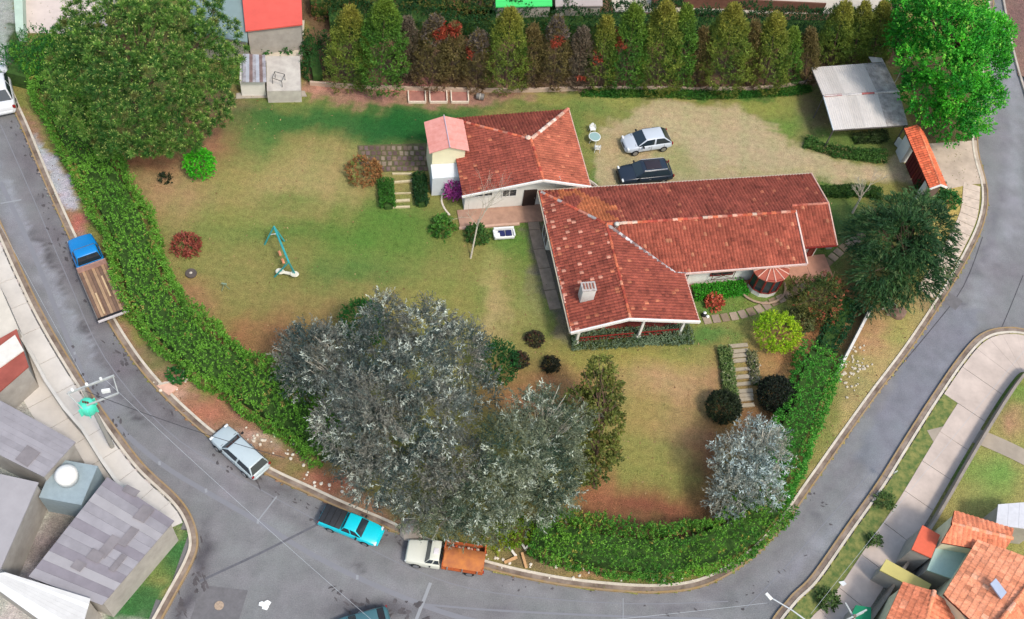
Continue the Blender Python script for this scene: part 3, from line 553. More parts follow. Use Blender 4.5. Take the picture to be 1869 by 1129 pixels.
# west side: bay frames and paving along the wall
window(MH, (.05, 9.9, 1.7), 1.6, 1.7, radians(90)); MB().box((.3, 10.75, 1.7), (.5, .06, 1.8)).box((.3, 9.05, 1.7), (.5, .06, 1.8)).box((.3, 9.9, 2.62), (.62, 1.8, .08)).build('bay_window_box', FASC, MH)
# south veranda: posts, rails, red panels
vp = MB(); 
for x in (.9, 5.9, 9.3): MB().box((x, .4, 1.4), (.2, .2, 2.9)).box((x, .4, .25), (.36, .36, .5)).build('veranda_post', WALLW, MH, bevel=.02)
for a, b in ((1.1, 5.4), (5.8, 9.1)):
    r = MB()
    for z in (.55, 1.0): r.box(((a+b)/2, .35, z), (b-a-.02, .07, .08))
    k = a+.2
    while k < b-.1: r.box((k, .35, .6), (.05, .05, .8)); k += .32
    r.build('veranda_rail', RED, MH)
for x in (2.3, 4.1, 7.1, 8.4): window(MH, (x, 2.46, 1.4), 1.2, 1.8, 0, fr=RED)
# chimney
ch = empty('chimney', (1.55, 2.4, 0)); ch.parent = MH
CHB = mat('chimney_plaster', S(232, 230, 224), .9, .1, 2, c2=S(205, 202, 196)); MB().box((0, 0, 4.15), (1.05, .78, 1.5)).build('chimney_stack', CHB, ch, bevel=.03)
cm = MB().box((0, 0, 4.93), (1.12, .84, .08))
cm.build('chimney_cap', mat('soot', S(186, 178, 172), .95, .3, 4), ch)
for k in range(4): MB().box((-.36+.24*k, 0, 5.0), (.1, .5, .1)).build('chimney_brick', mat('old_brick', S(150, 100, 84), .9, .2, 5), ch)
MB().lathe((5.15, 8.35, zr-.05), [(.16, 0), (.16, .35), (.24, .36), (.1, .5)]).build('vent_pipe', mat('pale_vent', S(206, 202, 192), .7, .15, 4), MH, smooth=True)
# bay with half umbrella roof
bc = (17.6, 4.4); n8 = 8
rim = [(bc[0]+1.55*cos(t), bc[1]-.1+1.2*sin(t), 2.4) for t in [pi+pi*k/6 for k in range(7)]]; apx = (bc[0], bc[1]+.15, 2.8)
for k in range(6):
    q = MB().add([apx, rim[k], rim[k+1]], [(0, 1, 2)]); q.add([(p[0], p[1], p[2]-.08) for p in (apx, rim[k], rim[k+1])], [(2, 1, 0)]); q.build('bay_roof_panel', mat('bay_tile', S(168, 92, 74), .85, .25, 7, bump=.4, streak=(1, 6, 1)), MH)
bb = MB()
for p in rim: bb.bar((apx[0], apx[1], apx[2]+.02), (p[0], p[1], p[2]+.04), .045)
bb.build('bay_roof_rib', mat('rib_white', S(222, 178, 160), .8, .1), MH)
bw = [(bc[0]+1.35*cos(t), bc[1]-.0+1.2*sin(t)) for t in [pi+pi*k/6 for k in range(7)]]
for k in range(6):
    (x0, y0), (x1, y1) = bw[k], bw[k+1]; a = atan2(y1-y0, x1-x0); f = window(MH, ((x0+x1)/2, (y0+y1)/2, 1.5), hypot(x1-x0, y1-y0)-.06, 1.8, a, cross=False, fr=RED)
MB().prism(bw, -.05, .6).build('bay_plinth', WALLW, MH)
rw = [(bc[0]-.1+2.0*cos(t), bc[1]-.1+1.75*sin(t)) for t in [pi*.98+pi*1.04*k/10 for k in range(11)]]
MB().tube([(x, y, .18) for x, y in rw], .1, 6).build('bay_planter_edge', mat('planter_stone', S(176, 150, 128), .9, .2, 3), MH)

# ---- small house
O2 = A(845, 357, 3); SH = empty('small_house', (O2[0], O2[1], 0), 'smaller white house with hipped orange red tile roof beside the stone patio', 'house', rz=radians(18.6)); z2 = 4.3
tiles('roof_tiles', [(0, 0, 3), (0, 8.5, 3), (6.3, 4.45, z2), (6.5, .05, z2)], SH, 'old', tint=lambda c, a, b, r: c*1.06 if b > 2 else c)
tiles('roof_tiles', [(10.65, .1, 3), (10.6, 8.8, 3), (6.3, 4.45, z2), (6.5, .05, z2)], SH, 'new')  # lighter east slope: fresher tiles, plus some light put into the colour
tiles('roof_tiles', [(10.6, 8.8, 3), (0, 8.5, 3), (6.3, 4.45, z2)], SH, 'old', tint=lambda c, a, b, r: c*.85)  # north slope darkened: tile tone with some shade put into it
ridge('ridge_tiles', (6.3, 4.45, z2+.02), (10.6, 8.85, 3.05), SH, [S(226, 206, 190), S(210, 170, 150), S(190, 120, 100)], .17); ridge('ridge_tiles', (6.3, 4.45, z2+.02), (0, 8.55, 3.05), SH, REDC+PINKC[:1], .13)
ridge('ridge_tiles', (6.3, 4.45, z2+.02), (6.5, 0, z2+.02), SH, REDC, .13); MB().lathe((6.1, 4.6, z2), [(.2, 0), (.26, .1), (.05, .3)], 8).build('ridge_cap', mat('ridge_mortar', S(226, 196, 176), .9, .2, 5), SH)
fascia(SH, [(-.05, -.08, 2.96), (6.5, -.03, z2-.04), (10.72, 0, 2.96)], .12, .2); fascia(SH, [(10.72, 0, 2.96), (10.68, 8.85, 2.96)], .08, .12, PK, 'eave_board')
wl = MB()
for a, b in ((.4, 3.2), (3.2, 6.5), (6.5, 9.9)):
    zz = lambda x: 3+1.3*min(x/6.5, (10.65-x)/4.15)-.16
    wl.prism([(a, .9), (b, .9), (b, 1.1), (a, 1.1)], -.05, [zz(a), zz(b), zz(b), zz(a)])
wl.prism([(.4, 1.1), (.6, 1.1), (.6, 8), (.4, 8)], -.05, 2.95); wl.prism([(9.7, 1.1), (9.9, 1.1), (9.9, 8), (9.7, 8)], -.05, 2.95); wl.prism([(.6, 7.8), (9.7, 7.8), (9.7, 8), (.6, 8)], -.05, 2.95); wl.build('wall', WALLW, SH)
window(SH, (1.9, .86, 2.0), 1.5, .55, 0); window(SH, (4.1, .86, 1.9), 1.2, .9, 0)
dm = empty('door', (5.9, .86, 1.05)); dm.parent = SH; MB().box((0, 0, 0), (1.1, .08, 2.1)).build('door_panel', mat('dark_door', S(64, 50, 46), .6, .2, 4), dm); MB().box((.42, -.07, 0), (.05, .06, .14)).build('handle', mat('steel', S(180, 180, 180), .3, 0, metal=.8), dm)
MB().prism([(-.2, -.9), (7.5, -.9), (7.5, .88), (-.2, .88)], -.05, .1).build('terrace_floor', mat('terrace_pink', S(178, 142, 122), .9, .2, 1.5), SH)
MB().prism([(-.3, -1.15), (4.8, -1.15), (4.8, -.92), (-.3, -.92)], -.05, .16).build('terrace_edge', mat('terrace_edge', S(206, 170, 150), .9, .2, 1.5), SH)
# annex tower with pale pink roof
tw_ = MB().box((-.65, 5.4, 2.05), (2.7, 3.0, 4.2)).add([(-2.0, 3.9, 4.15), (.7, 3.9, 4.15), (-.65, 3.9, 4.7), (-2.0, 6.9, 4.15), (.7, 6.9, 4.15), (-.65, 6.9, 4.7)], [(0, 1, 2), (5, 4, 3), (0, 2, 5, 3), (1, 4, 5, 2)]); tw_.build('annex_wall', CREAM, SH)
MB().prism([(-2.1, 2.7), (.3, 2.7), (.3, 3.88), (-2.1, 3.88)], -.05, [2.2, 2.2, 2.6, 2.6]).build('annex_lean_to', mat('lean_white', S(214, 220, 224), .9, .08, 1), SH)
PKR = mat('pink_sheet', S(228, 148, 134), .8, .1, 2, c2=S(236, 168, 156))
for k in range(4):
    y0 = 3.65+.87*k
    for sx in (-1, 1):
        m_ = MB(); xe = -.65+sx*1.65; zz = .012*(k % 2); m_.add([(-.65, y0, 4.84+zz), (xe, y0, 4.24+zz), (xe, y0+.86, 4.24+zz), (-.65, y0+.86, 4.84+zz), (-.65, y0, 4.78+zz), (xe, y0, 4.18+zz), (xe, y0+.86, 4.18+zz), (-.65, y0+.86, 4.78+zz)], [(0, 1, 2, 3), (7, 6, 5, 4), (0, 4, 5, 1), (1, 5, 6, 2), (2, 6, 7, 3)]); m_.build('roof_sheet', PKR, SH)
MB().bar((-.65, 3.6, 4.87), (-.65, 7.2, 4.87), .05).build('roof_ridge', mat('ridge_grey', S(196, 176, 186), .7, .05), SH)
# round porch on the east corner
rp = MB(); pts = [(10.9+1.7*sin(t), .2+2.9*cos(t)*1-.0) for t in [pi*.0+pi*.6*k/8 for k in range(9)]]
rp.tube([(x, y, .45) for x, y in pts], .09, 6); [rp.prism([(x0, y0), (x1, y1), (x1-.12, y1-.05), (x0-.12, y0-.05)], -.05, .4) for (x0, y0), (x1, y1) in zip(pts[:-1], pts[1:])]
rp.build('porch_parapet', mat('parapet', S(206, 196, 184), .8, .15, 2), SH); MB().prism([(9.95, -.6)]+[(x-.15, y) for x, y in pts][::-1]+[(9.95, 3)], -.05, .2).build('porch_floor', mat('porch_brown', S(128, 70, 58), .8, .1, 2), SH)
MB().add([(9.98, 2.3, .9), (10.9, 3.0, .9), (11.4, 2.5, .9), (10.1, 1.7, .95)], [(0, 1, 2, 3)]).build('porch_awning', FASC, SH)
# satellite dish
sdm = empty('satellite_dish', A(1015, 332, 3.4), 'small pale satellite dish standing between the two house roofs', 'satellite dish')
l0 = sdm.location; MB().bar((0, 0, -.4), (0, 0, .3), .03).build('mast', mat('grey_metal2', S(170, 172, 176), .5, .1), sdm); MB().lathe((0, 0, .3), [(.02, 0), (.2, .05), (.33, .15), (.34, .16), (.2, .08), (.02, .03)], 16).build('dish', mat('dish_pale', S(200, 196, 190), .6, .1), sdm, smooth=True)

# ---- carport with corrugated sheets
GS = [mat('sheet_a', S(204, 198, 192), .8, .06, 1.1), mat('sheet_b', S(208, 202, 196), .8, .08, .9), mat('sheet_c', S(196, 190, 184), .8, .08, 1.4), mat('sheet_d', S(140, 134, 130), .85, .2, 1.6, c2=S(198, 192, 186))]
def sheet(parent, p00, p10, p11, p01, m, name='roof_sheet', amp=.03, n=10, th=.01):
    """one corrugated sheet: ribs run from p00-p10 edge towards p01-p11"""
    p = [np.array(q, float) for q in (p00, p10, p11, p01)]; nn = nrm(np.cross(p[1]-p[0], p[3]-p[0])); nn = nn if nn[2] > 0 else -nn; v = []; f = []
    for k in range(n+1):
        t = k/n; o_ = nn*(amp if k % 2 else 0); v += [p[0]*(1-t)+p[1]*t+o_, p[3]*(1-t)+p[2]*t+o_]
    for k in range(n): f.append((2*k, 2*k+2, 2*k+3, 2*k+1))
    return MB().add(v, f).build(name, m, parent)
cpo = A(1521, 237, 2.4); CP = empty('carport', (cpo[0], cpo[1], 0), 'open carport roofed in weathered grey corrugated sheets below the conifers', 'carport')
def L2(px, py, z, o): q = A(px, py, z); return (q[0]-o.location[0], q[1]-o.location[1], z)
a0, a1, b0, b1, c0, c1 = [np.array(L2(*q, CP)) for q in ((1521, 237, 2.4), (1657, 228, 2.4), (1503, 176, 2.75), (1640, 167, 2.75), (1481, 123, 2.5), (1613, 113, 2.5))]
N = 7
for (p, q, r, s) in ((a0, a1, b1, b0), (b0, b1, c1, c0)):
    for k in range(N):
        t0, t1 = k/N, (k+1)/N+.006; z = np.array([0, 0, .015*(k % 2)]); sheet(CP, p*(1-t0)+q*t0+z, p*(1-t1)+q*t1+z, s*(1-t1)+r*t1+z, s*(1-t0)+r*t0+z, GS[3] if k >= 5 else GS[(k*2+(p is a0)) % 3])
ridge('ridge_flashing', b0+np.array([0, 0, .03]), b1+np.array([0, 0, .03]), CP, [S(200, 194, 190), S(190, 186, 184), S(170, 100, 96)], .12, 1.2)
MB().box(tuple(b0+(b1-b0)*.12+np.array([0, 0, .1])), (1.8, .22, .03), rz=radians(19.5)).build('ridge_rust', mat('rust_red', S(160, 84, 80), .8, .2, 5), CP)
for q in (a0, a1, b0, b1, c0, c1): MB().bar((q[0]*.97, q[1], -.05), (q[0]*.97, q[1], q[2]-.03), .07).build('post', mat('post_grey', S(90, 84, 80), .8, .1), CP)
for p, q in ((a0, a1), (b0, b1), (c0, c1), (a0, b0), (b0, c0), (a1, b1), (b1, c1)): MB().bar(p-np.array([0, 0, .08]), q-np.array([0, 0, .08]), .05).build('beam', MC['post_grey'], CP)
fascia(CP, [tuple(a0), tuple(b0)], .08, .12, mat('pale_edge', S(206, 214, 220), .6, .05)); MB().add([tuple(x) for x in (c1+(0, 0, .06), c1+(-1.2, -.45, .07), c1+(-1.5, .3, .07), c1+(-.2, .5, .06))], [(0, 1, 2, 3)]).build('loose_sheet', GS[0], CP)
# ---- gatehouse
GH = empty('gatehouse', (*A(1690, 300, 0)[:2], 0), 'narrow gate roof of bright orange tiles over dark red gates at the road entrance', 'gatehouse')
e1, e2, r1, r2, f1, f2 = [np.array(L2(*q, GH)) for q in ((1650, 234, 2.9), (1697, 344, 2.9), (1674, 229, 3.3), (1717, 337, 3.3), (1684, 238, 2.9), (1728, 341, 2.9))]
tiles('roof_tiles', [e1, e2, r2, r1], GH, 'orange', .25, .35, h=.06); tiles('roof_tiles', [f2, f1, r1, r2], GH, 'orange', .25, .35, h=.06)
ridge('ridge_tiles', r1, r2, GH, [S(240, 150, 110), S(232, 130, 96)], .11); fascia(GH, [tuple(e2+(0, -.06, 0)), tuple(r2+(0, -.06, .03)), tuple(f2+(0, -.06, 0))], .1, .16)
def seg(parent, a, b, wd, z0, z1, m, name): 
    a, b = np.array(a[:2]), np.array(b[:2]); d = (b-a)/np.linalg.norm(b-a); n_ = np.array([-d[1], d[0]])*wd/2
    return MB().prism([a-n_, b-n_, b+n_, a+n_], z0, z1).build(name, m, parent)
g1, g2, g3 = [np.array(L2(*q, GH)) for q in ((1651, 281, 0), (1672, 343, 0), (1690, 388, 0))]
mid1 = (e1+f1)/2; mid2 = (e2+f2)/2; dd = mid2-mid1
for t0, t1 in ((.22, .5), (.5, .8)):
    lf = empty('gate_leaf', (0, 0, 0)); lf.parent = GH; seg(lf, mid1+dd*(t0+.01), mid1+dd*(t1-.01), .1, .05, 2.5, mat('gate_red', S(108, 38, 38), .6, .15, 4), 'gate_panel')
    for k in range(5): t = t0+.02+(t1-t0-.04)*k/4; p = mid1+dd*t; MB().box((p[0]-.07, p[1], 1.3), (.05, .05, 2.5)).build('gate_bar', mat('gate_bar', S(84, 30, 30), .6, .1), lf)
seg(GH, mid1+dd*.0, mid1+dd*.2, .9, -.05, 2.85, WALLW, 'wall'); seg(GH, mid1+dd*.82, mid1+dd*.9, 1.2, -.05, 2.85, WALLW, 'wall'); seg(GH, mid1+dd*.92, mid1+dd*.97, .7, -.05, 2.8, mat('pillar_brown', S(120, 100, 90), .9, .1), 'pillar')  # end pillar in one even grey brown
p_ = np.array(L2(1633, 262, 0, GH)); seg(GH, p_, g1, .15, -.05, .9, WALLW, 'low_wall'); MB().prism([tuple(p_[:2]), tuple((p_+(1.8, -.2, 0))[:2]), tuple((g1+(.9, .3, 0))[:2]), tuple(g1[:2])], 0, .25).build('ramp', mat('ramp_grey', S(172, 172, 170), .9, .1, 2), GH)
# lamp post and pole by the carport
pl = empty('flood_light_pole', A(1632, 152, 0), 'thin pale pole standing between the carport and the bright green tree', 'pole'); MB().bar((0, 0, 0), (.1, .3, 3.2), .05, .04).build('pole_shaft', mat('pole_pale', S(190, 184, 176), .8, .1), pl); MB().box((.1, .2, 3.25), (.25, .4, .12)).build('lamp_head', FASC, pl)

# ---- shed in the north west
SD = empty('shed', (*A(497, 162, 0)[:2], 0), 'low white shed half roofed in rusty corrugated sheets near the big pine', 'shed')
def LS(px, py, z): return np.array(L2(px, py, z, SD))
q0, q1, q2, q3 = LS(442, 150, 2.1), LS(486, 150, 2.1), LS(484, 100, 2.4), LS(443, 98, 2.4)
shm = [mat('rust_a', S(150, 140, 142), .6, .25, 2, c2=S(190, 190, 198)), mat('rust_b', S(182, 186, 196), .6, .15, 2), mat('rust_c', S(134, 112, 108), .7, .3, 2)]
for k in range(7): sheet(SD, q0+(q1-q0)*k/7, q0+(q1-q0)*(k+1.05)/7+(0, 0, .02), q3+(q2-q3)*(k+1.05)/7+(0, 0, .02), q3+(q2-q3)*k/7, shm[k % 3], n=6)
MB().prism([tuple(LS(*p, 0)[:2]) for p in ((442, 175), (486, 175), (484, 140), (443, 140))], -.05, 1.9).build('wall', mat('shed_white', S(236, 232, 224), .9, .08, 2), SD)
MB().prism([tuple(LS(*p, 1.4)[:2]) for p in ((487, 166), (549, 165), (547, 102), (486, 102))], -.05, 1.4).build('flat_roof', mat('flat_roof', S(226, 220, 208), .9, .15, 1.2, c2=S(180, 172, 164)), SD)
hh = MB(); c = LS(510, 150, 1.4); [hh.bar(c+np.array(a), c+np.array(b), .03) for a, b in (((-.5, -.3, 0), (-.5, -.3, .7)), ((.4, -.5, 0), (.4, -.5, .7)), ((-.5, .5, 0), (-.5, .5, .7)), ((.4, .4, 0), (.4, .4, .7)), ((-.5, -.3, .7), (.4, -.5, .7)), ((-.5, .5, .7), (.4, .4, .7)), ((-.5, -.3, .7), (-.5, .5, .7)), ((.4, -.5, .7), (.4, .4, .7)))]; hh.build('roof_hatch_frame', mat('hatch_dark', S(90, 88, 86), .6, .1), SD)
MB().prism([tuple(LS(*p, 0)[:2]) for p in ((430, 180), (560, 176), (556, 166), (432, 170))], -.05, .06).build('shed_apron', CONCG, SD)

# ================================================================== NEIGHBOURS
def roofbox(name, pts, z, m, label, cat='house', wallm=None, slope=0, group=None, sheets=0, sm=None):
    o0 = A(*pts[0], 0); r = empty(name, (o0[0], o0[1], 0), label, cat, group); P = [A(*p, z) for p in pts]; c = sum(P)/len(P)
    W_ = [(c+(p-c)*.94)[:2] for p in P]
    MB().prism([p for p in W_], -.1, z-.1).build('wall', wallm or mat('grey_wall_render', S(176, 170, 162), .9, .2, .8), r, world=True)
    zz = [z+slope*(1 if k >= len(P)/2 else 0) for k in range(len(P))]
    if sheets:
        for k in range(sheets):
            t0, t1 = k/sheets, (k+.985)/sheets; u = lambda a, b, t, q: np.array([*(a[:2]*(1-t)+b[:2]*t), q]); m2 = (sm or [m])[int(rng.integers(len(sm or [m])))]
            s = MB(); v = [u(P[0], P[1], t0, zz[0]), u(P[0], P[1], t1, zz[1]), u(P[3], P[2], t1, zz[2]), u(P[3], P[2], t0, zz[3])]; o_ = r.location
            v = [p-np.array([o_[0], o_[1], 0]) for p in v]; s.add(v+[p-np.array([0, 0, .08]) for p in v], [(0, 1, 2, 3), (7, 6, 5, 4), (0, 4, 5, 1), (1, 5, 6, 2), (2, 6, 7, 3), (3, 7, 4, 0)]); s.build('roof_sheet', m2, r)
    else: MB().prism([p[:2] for p in P], [q-.12 for q in zz], zz).build('roof', m, r, world=True)
    return r
def det(parent, name, pts, z, h, m):
    return MB().prism([A(*p, z)[:2] for p in pts], z, z+h).build(name, m, parent, world=True)
GR = [mat('fibre_a', S(158, 154, 158), .85, .12, .7), mat('fibre_b', S(150, 146, 150), .85, .15, .8), mat('fibre_c', S(166, 162, 164), .85, .1, .6), mat('fibre_d', S(138, 132, 138), .85, .15, .8)]
DKG = MC.get('dkg') or mat('dkg', S(134, 128, 130), .9, .2, 1)
h0 = roofbox('neighbour_house', [(52, 1052), (196, 870), (318, 950), (186, 1104)], 3.2, GR[0], 'long grey sheet roofed building on the street corner by the grass triangle', 'building', sheets=12, sm=GR, slope=.0)
h = roofbox('neighbour_house', [(-60, 800), (0, 730), (138, 806), (80, 870)], 3.4, GR[1], 'grey sheet roofed house across the pavement from the transformer pole', 'house', sheets=8, sm=GR[:3]); det(h, 'patched_sheet', [(28, 838), (50, 812), (74, 826), (50, 852)], 3.42, .04, DKG)
h = roofbox('neighbour_house', [(-80, 870), (-20, 860), (70, 880), (0, 1040)], 3.3, GR[2], 'pale grey flat roofed house behind the white water tank', 'house')
h = roofbox('neighbour_house', [(-40, 1050), (10, 1044), (165, 1092), (140, 1180)], 3.6, mat('white_sheet', S(228, 228, 226), .7, .08, .6), 'white sheet roofed building at the bottom edge below the grey roofs', 'building', sheets=9, sm=[MC['white_sheet'], mat('white_sheet2', S(214, 212, 208), .7, .1, .7)])
h = roofbox('neighbour_house', [(-40, 640), (30, 600), (52, 668), (-30, 740)], 3.0, mat('dull_red_roof', S(158, 84, 72), .85, .2, 1), 'dull red roofed house at the left edge beside the pavement', 'house'); det(h, 'pale_roof_strip', [(-10, 640), (28, 612), (44, 640), (0, 672)], 3.02, .1, mat('pale_strip', S(222, 218, 208), .8, .08))
h = roofbox('neighbour_house', [(-60, 480), (-10, 500), (34, 600), (-50, 640)], 2.8, mat('beige_flat', S(206, 198, 184), .9, .12, .7), 'beige flat roofed house at the left edge opposite the blue truck', 'house')
wt = empty('water_tank', A(142, 905, 0), 'bright white water tank on a square blue grey stand between grey roofs', 'water tank'); MB().box((0, 0, 1.2), (2.8, 2.8, 2.4)).build('stand', mat('tank_blue', S(150, 166, 172), .8, .1), wt); [det(h, 'patched_sheet', [(x, y), (x+w1, y+w1*.5), (x+w1-w2, y+w1*.5+w2*1.2), (x-w2, y+w2*1.2)], 3.21+.001*(y%7)+.05*((x*7+y*3)%11)/11, .03, DKG) for h in [h0] for x, y, w1, w2 in ((232, 884, 24, 9), (262, 920, 20, 20), (240, 960, 14, 26), (205, 975, 16, 30), (170, 1000, 22, 14), (222, 1010, 10, 24), (140, 1020, 18, 12))]
MB().lathe((-.1, .2, 2.4), [(.7, 0), (.72, .7), (.5, .95), (.2, 1.05)], 20).build('tank', FASC, wt, smooth=True)
w3 = empty('garden_wall', A(60, 640, 0), 'pale plastered yard wall along the inner edge of the west pavement', 'wall')
sw = [A(*p) for p in ((-40, 440), (8, 560), (60, 650), (110, 740), (160, 800), (210, 880), (235, 905))]; wr = smooth_w(sw, 3); o_ = w3.location
for k in range(0, len(wr)-1, 2): seg(w3, wr[k]-np.array(o_), wr[min(k+2, len(wr)-1)]-np.array(o_), .22, -.1, 1.5, mat('yard_wall', S(206, 202, 194), .9, .12, 1), 'wall_bay')
# north side
roofbox('neighbour_house', [(352, 60), (452, 76), (445, -60), (340, -60)], 3.0, mat('teal_roof', S(132, 152, 152), .8, .1, .8), 'grey teal roofed house behind the big pine at the top edge', 'house', slope=.5)
roofbox('neighbour_house', [(448, 56), (552, 44), (548, -70), (436, -70)], 3.4, mat('salmon_roof', S(222, 96, 84), .8, .08, .8), 'salmon red roofed house above the shed at the top edge', 'house', slope=.6)
tag(MB().prism([A(*p)[:2] for p in ((446, 116), (552, 112), (556, 40), (448, 50))], -.1, .25).build('terrace', mat('beige_terrace', S(206, 196, 178), .9, .12, .7)), kind='structure')
tag(MB().prism([A(*p)[:2] for p in ((40, 60), (190, 62), (240, -60), (10, -80))], -.1, .06).build('yard_pavement', mat('rosy_yard', S(216, 200, 190), .9, .1, .6)), kind='structure')
tag(MB().prism([A(*p, 1)[:2] for p in ((22, -60), (30, 60), (44, 60), (40, -60))], -.1, 1.2).build('boundary_wall', mat('mint_wall', S(186, 206, 188), .9, .1, 1)), 'low mint green boundary wall at the top left beside the rosy yard', 'wall')
roofbox('neighbour_house', [(905, 12), (1008, 10), (1004, -60), (900, -60)], 3.0, mat('green_roof', S(74, 214, 110), .7, .05, .8), 'house with a vivid green sheet roof behind the conifer row', 'house', slope=.3)
roofbox('neighbour_house', [(1014, 11), (1100, 10), (1096, -60), (1010, -60)], 2.8, mat('dove_roof', S(178, 166, 160), .8, .1, .8), 'dove grey roofed house next to the vivid green roof', 'house', slope=.3)
yd = tag(MB().prism([A(*p)[:2] for p in ((1120, 22), (1620, 26), (1640, -80), (1100, -80))], -.1, .05).build('yard_pavement', mat('beige_yard', S(200, 190, 174), .9, .12, .6)), kind='structure')
yw = empty('boundary_wall', A(1190, 26, 0), 'low brown railed wall of the paved yard behind the conifers', 'wall'); oo = np.array(yw.location)
for a, b in (((1190, 12), (1330, 16)), ((1330, 16), (1500, 24)), ((1190, 12), (1192, -40)), ((1245, 12), (1246, -40)), ((1300, 12), (1298, -40)), ((1330, 14), (1334, -40))): seg(yw, A(*a)-oo, A(*b)-oo, .14, -.1, 1.3, mat('brown_wall', S(120, 84, 70), .9, .2, 2), 'wall_bay')
# south east houses with orange roofs
OR = mat('orange_roof', S(238, 132, 88), .85, .08, 1.2, bump=.3, streak=(1, 6, 1)); OR2 = mat('orange_roof2', S(246, 160, 120), .85, .08, 1.2)
def gable(pts, z, zr_, label, m1, m2, name='neighbour_house', cat='house', rx=.5):
    """pts: eave a0,a1 ; eave b1,b0 (ridge halfway), world built"""
    a0, a1, b1, b0 = [A(*p, z) for p in pts]; r = empty(name, (a0[0], a0[1], 0), label, cat); c = (a0+a1+b0+b1)/4
    MB().prism([(c+(p-c)*.92)[:2] for p in (a0, a1, b1, b0)], -.1, z-.05).build('wall', CREAM, r, world=True)
    R0_ = a0*(1-rx)+b0*rx; R1_ = a1*(1-rx)+b1*rx; R0_[2] = R1_[2] = zr_
    for k, (p, q, s, t, m) in enumerate(((a0, a1, R1_, R0_, m1), (b1, b0, R0_, R1_, m2))):
        p, q, s, t = [x-np.array([a0[0], a0[1], 0]) for x in (p, q, s, t)]; tiles('roof_tiles', [p, q, s, t], r, m, .34, .42, h=.05)
    ridge('ridge_tiles', R0_-np.array([a0[0], a0[1], 0]), R1_-np.array([a0[0], a0[1], 0]), r, [S(240, 150, 110), S(236, 170, 140)], .16); return r
TC['sun'] = (S(232, 142, 106), S(226, 134, 98), S(240, 156, 120)); TC['pale'] = (S(250, 168, 130), S(246, 158, 118), S(252, 186, 150))
gable([(1718, 990), (1830, 1010), (1850, 965), (1742, 932)], 4.0, 4.5, 'orange tiled north wing of the corner house by the pale green roof', 'sun', 'sun')
gable([(1722, 1085), (1784, 985), (1960, 1080), (1830, 1230)], 4.6, 6.0, 'largest orange tiled house at the bottom right corner with a skylight', 'pale', 'sun', rx=.6); det(COL.objects[-1].parent or COL.objects[-1], 'skylight', [(1806, 1066), (1816, 1056), (1836, 1082), (1826, 1094)], 5.75, .12, mat('skylight', S(176, 186, 204), .3, .05))
gable([(1608, 1150), (1648, 1062), (1745, 1108), (1730, 1220)], 3.6, 4.3, 'low orange tiled house at the bottom edge beside the yellow wall', 'sun', 'sun')
roofbox('neighbour_house', [(1664, 1002), (1700, 1018), (1716, 976), (1684, 958)], 3.0, mat('brick_roof', S(226, 108, 80), .85, .08), 'small orange red outbuilding roof beside the pale green roof', 'outbuilding')
roofbox('neighbour_house', [(1692, 1040), (1738, 1056), (1768, 1006), (1712, 990)], 2.8, mat('mint_roof', S(176, 204, 192), .8, .06), 'pale green flat roof between the orange roofs', 'outbuilding')
roofbox('neighbour_house', [(1818, 958), (1900, 968), (1900, 914), (1822, 920)], 2.8, mat('silver_roof', S(206, 206, 210), .6, .08), 'low silver roofed garage above the large orange roof', 'garage', sheets=4)
roofbox('neighbour_house', [(1606, 1040), (1690, 1084), (1700, 1066), (1618, 1020)], 2.0, mat('yellow_wall', S(202, 190, 118), .9, .1, 1), 'long narrow yellow roofed wall of the yard beside the orange houses', 'wall')
roofbox('neighbour_house', [(1546, 1140), (1590, 1140), (1590, 1108), (1562, 1104)], 2.0, mat('emerald', S(20, 132, 92), .7, .08), 'small emerald green awning at the bottom edge of the yard', 'awning')
bw = empty('boundary_wall', A(1700, 790, 0), 'grey boundary wall behind the east pavement above the gardens', 'wall'); oo = np.array(bw.location); pe = offs(pea, -4.6)
for k in range(6, len(pe)-8, 3): seg(bw, pe[k]-oo, pe[k+3]-oo, .2, -.1, 1.1, mat('grey_wall', S(150, 140, 130), .9, .2, 1), 'wall_bay')
ribbon('path', smooth_px([(1700, 800), (1760, 790), (1830, 815), (1900, 850)], 4), -.7, .7, None, .02, mat('grey_path', S(164, 152, 136), .9, .15, .8))

# ================================================================== VEGETATION
def foliage(name, parts, parent, m=None):
    return quads_mesh(name, np.concatenate([p[0] for p in parts]), np.concatenate([p[1] for p in parts]), m or LEAF, parent, kind=None)
def clumpcol(P, I, c1, c2, c3=None, p3=.1, s=.8):
    t = .5+.38*vnoise(P, s, 3.)+1.0*(rng.random(I.max()+1)[I]-.5)+.2*rng.normal(size=len(P))
    C = mixc(c1, c2, t)
    if c3 is not None: k = (rng.random(len(P)) < p3*(1+1.5*vnoise(P, .6, 11.))); C[k] = np.array(c3)*(.85+.3*rng.random((k.sum(), 1)))
    return C
def tree(name, base, lobes, label, cat, style, cols, dens=5, group=None, r0=.25, bark=None, partname='crown', skel=True, upb=.25):
    b = A(*base, 0); r = empty(name, b, label, cat, group); P, D, I = lobe_pts(lobes, dens, upb); C = clumpcol(P, I, *cols)
    foliage(partname, [style(P, D, C)], r)
    if skel: skeleton(r, b, lobes[:14], r0, bark)
    return r
def st_broad(P, D, C): return sprays(P, D, 9, .5, .22, .14, 1.15, C, up=.65)
def st_small(P, D, C): return sprays(P, D, 6, .32, .2, .13, 1.2, C, up=.7)
def st_fine(P, D, C): return sprays(P, D, 5, .1, .13, .09, 1.2, C, up=.6)
def st_hedge(P, D, C): return sprays(P, D, 8, .3, .145, .09, 1.15, C, up=.5)
def st_silver(P, D, C):
    return sprays(P, D, 14, .75, .24, .06, .95, C, droop=-.03, up=.5)
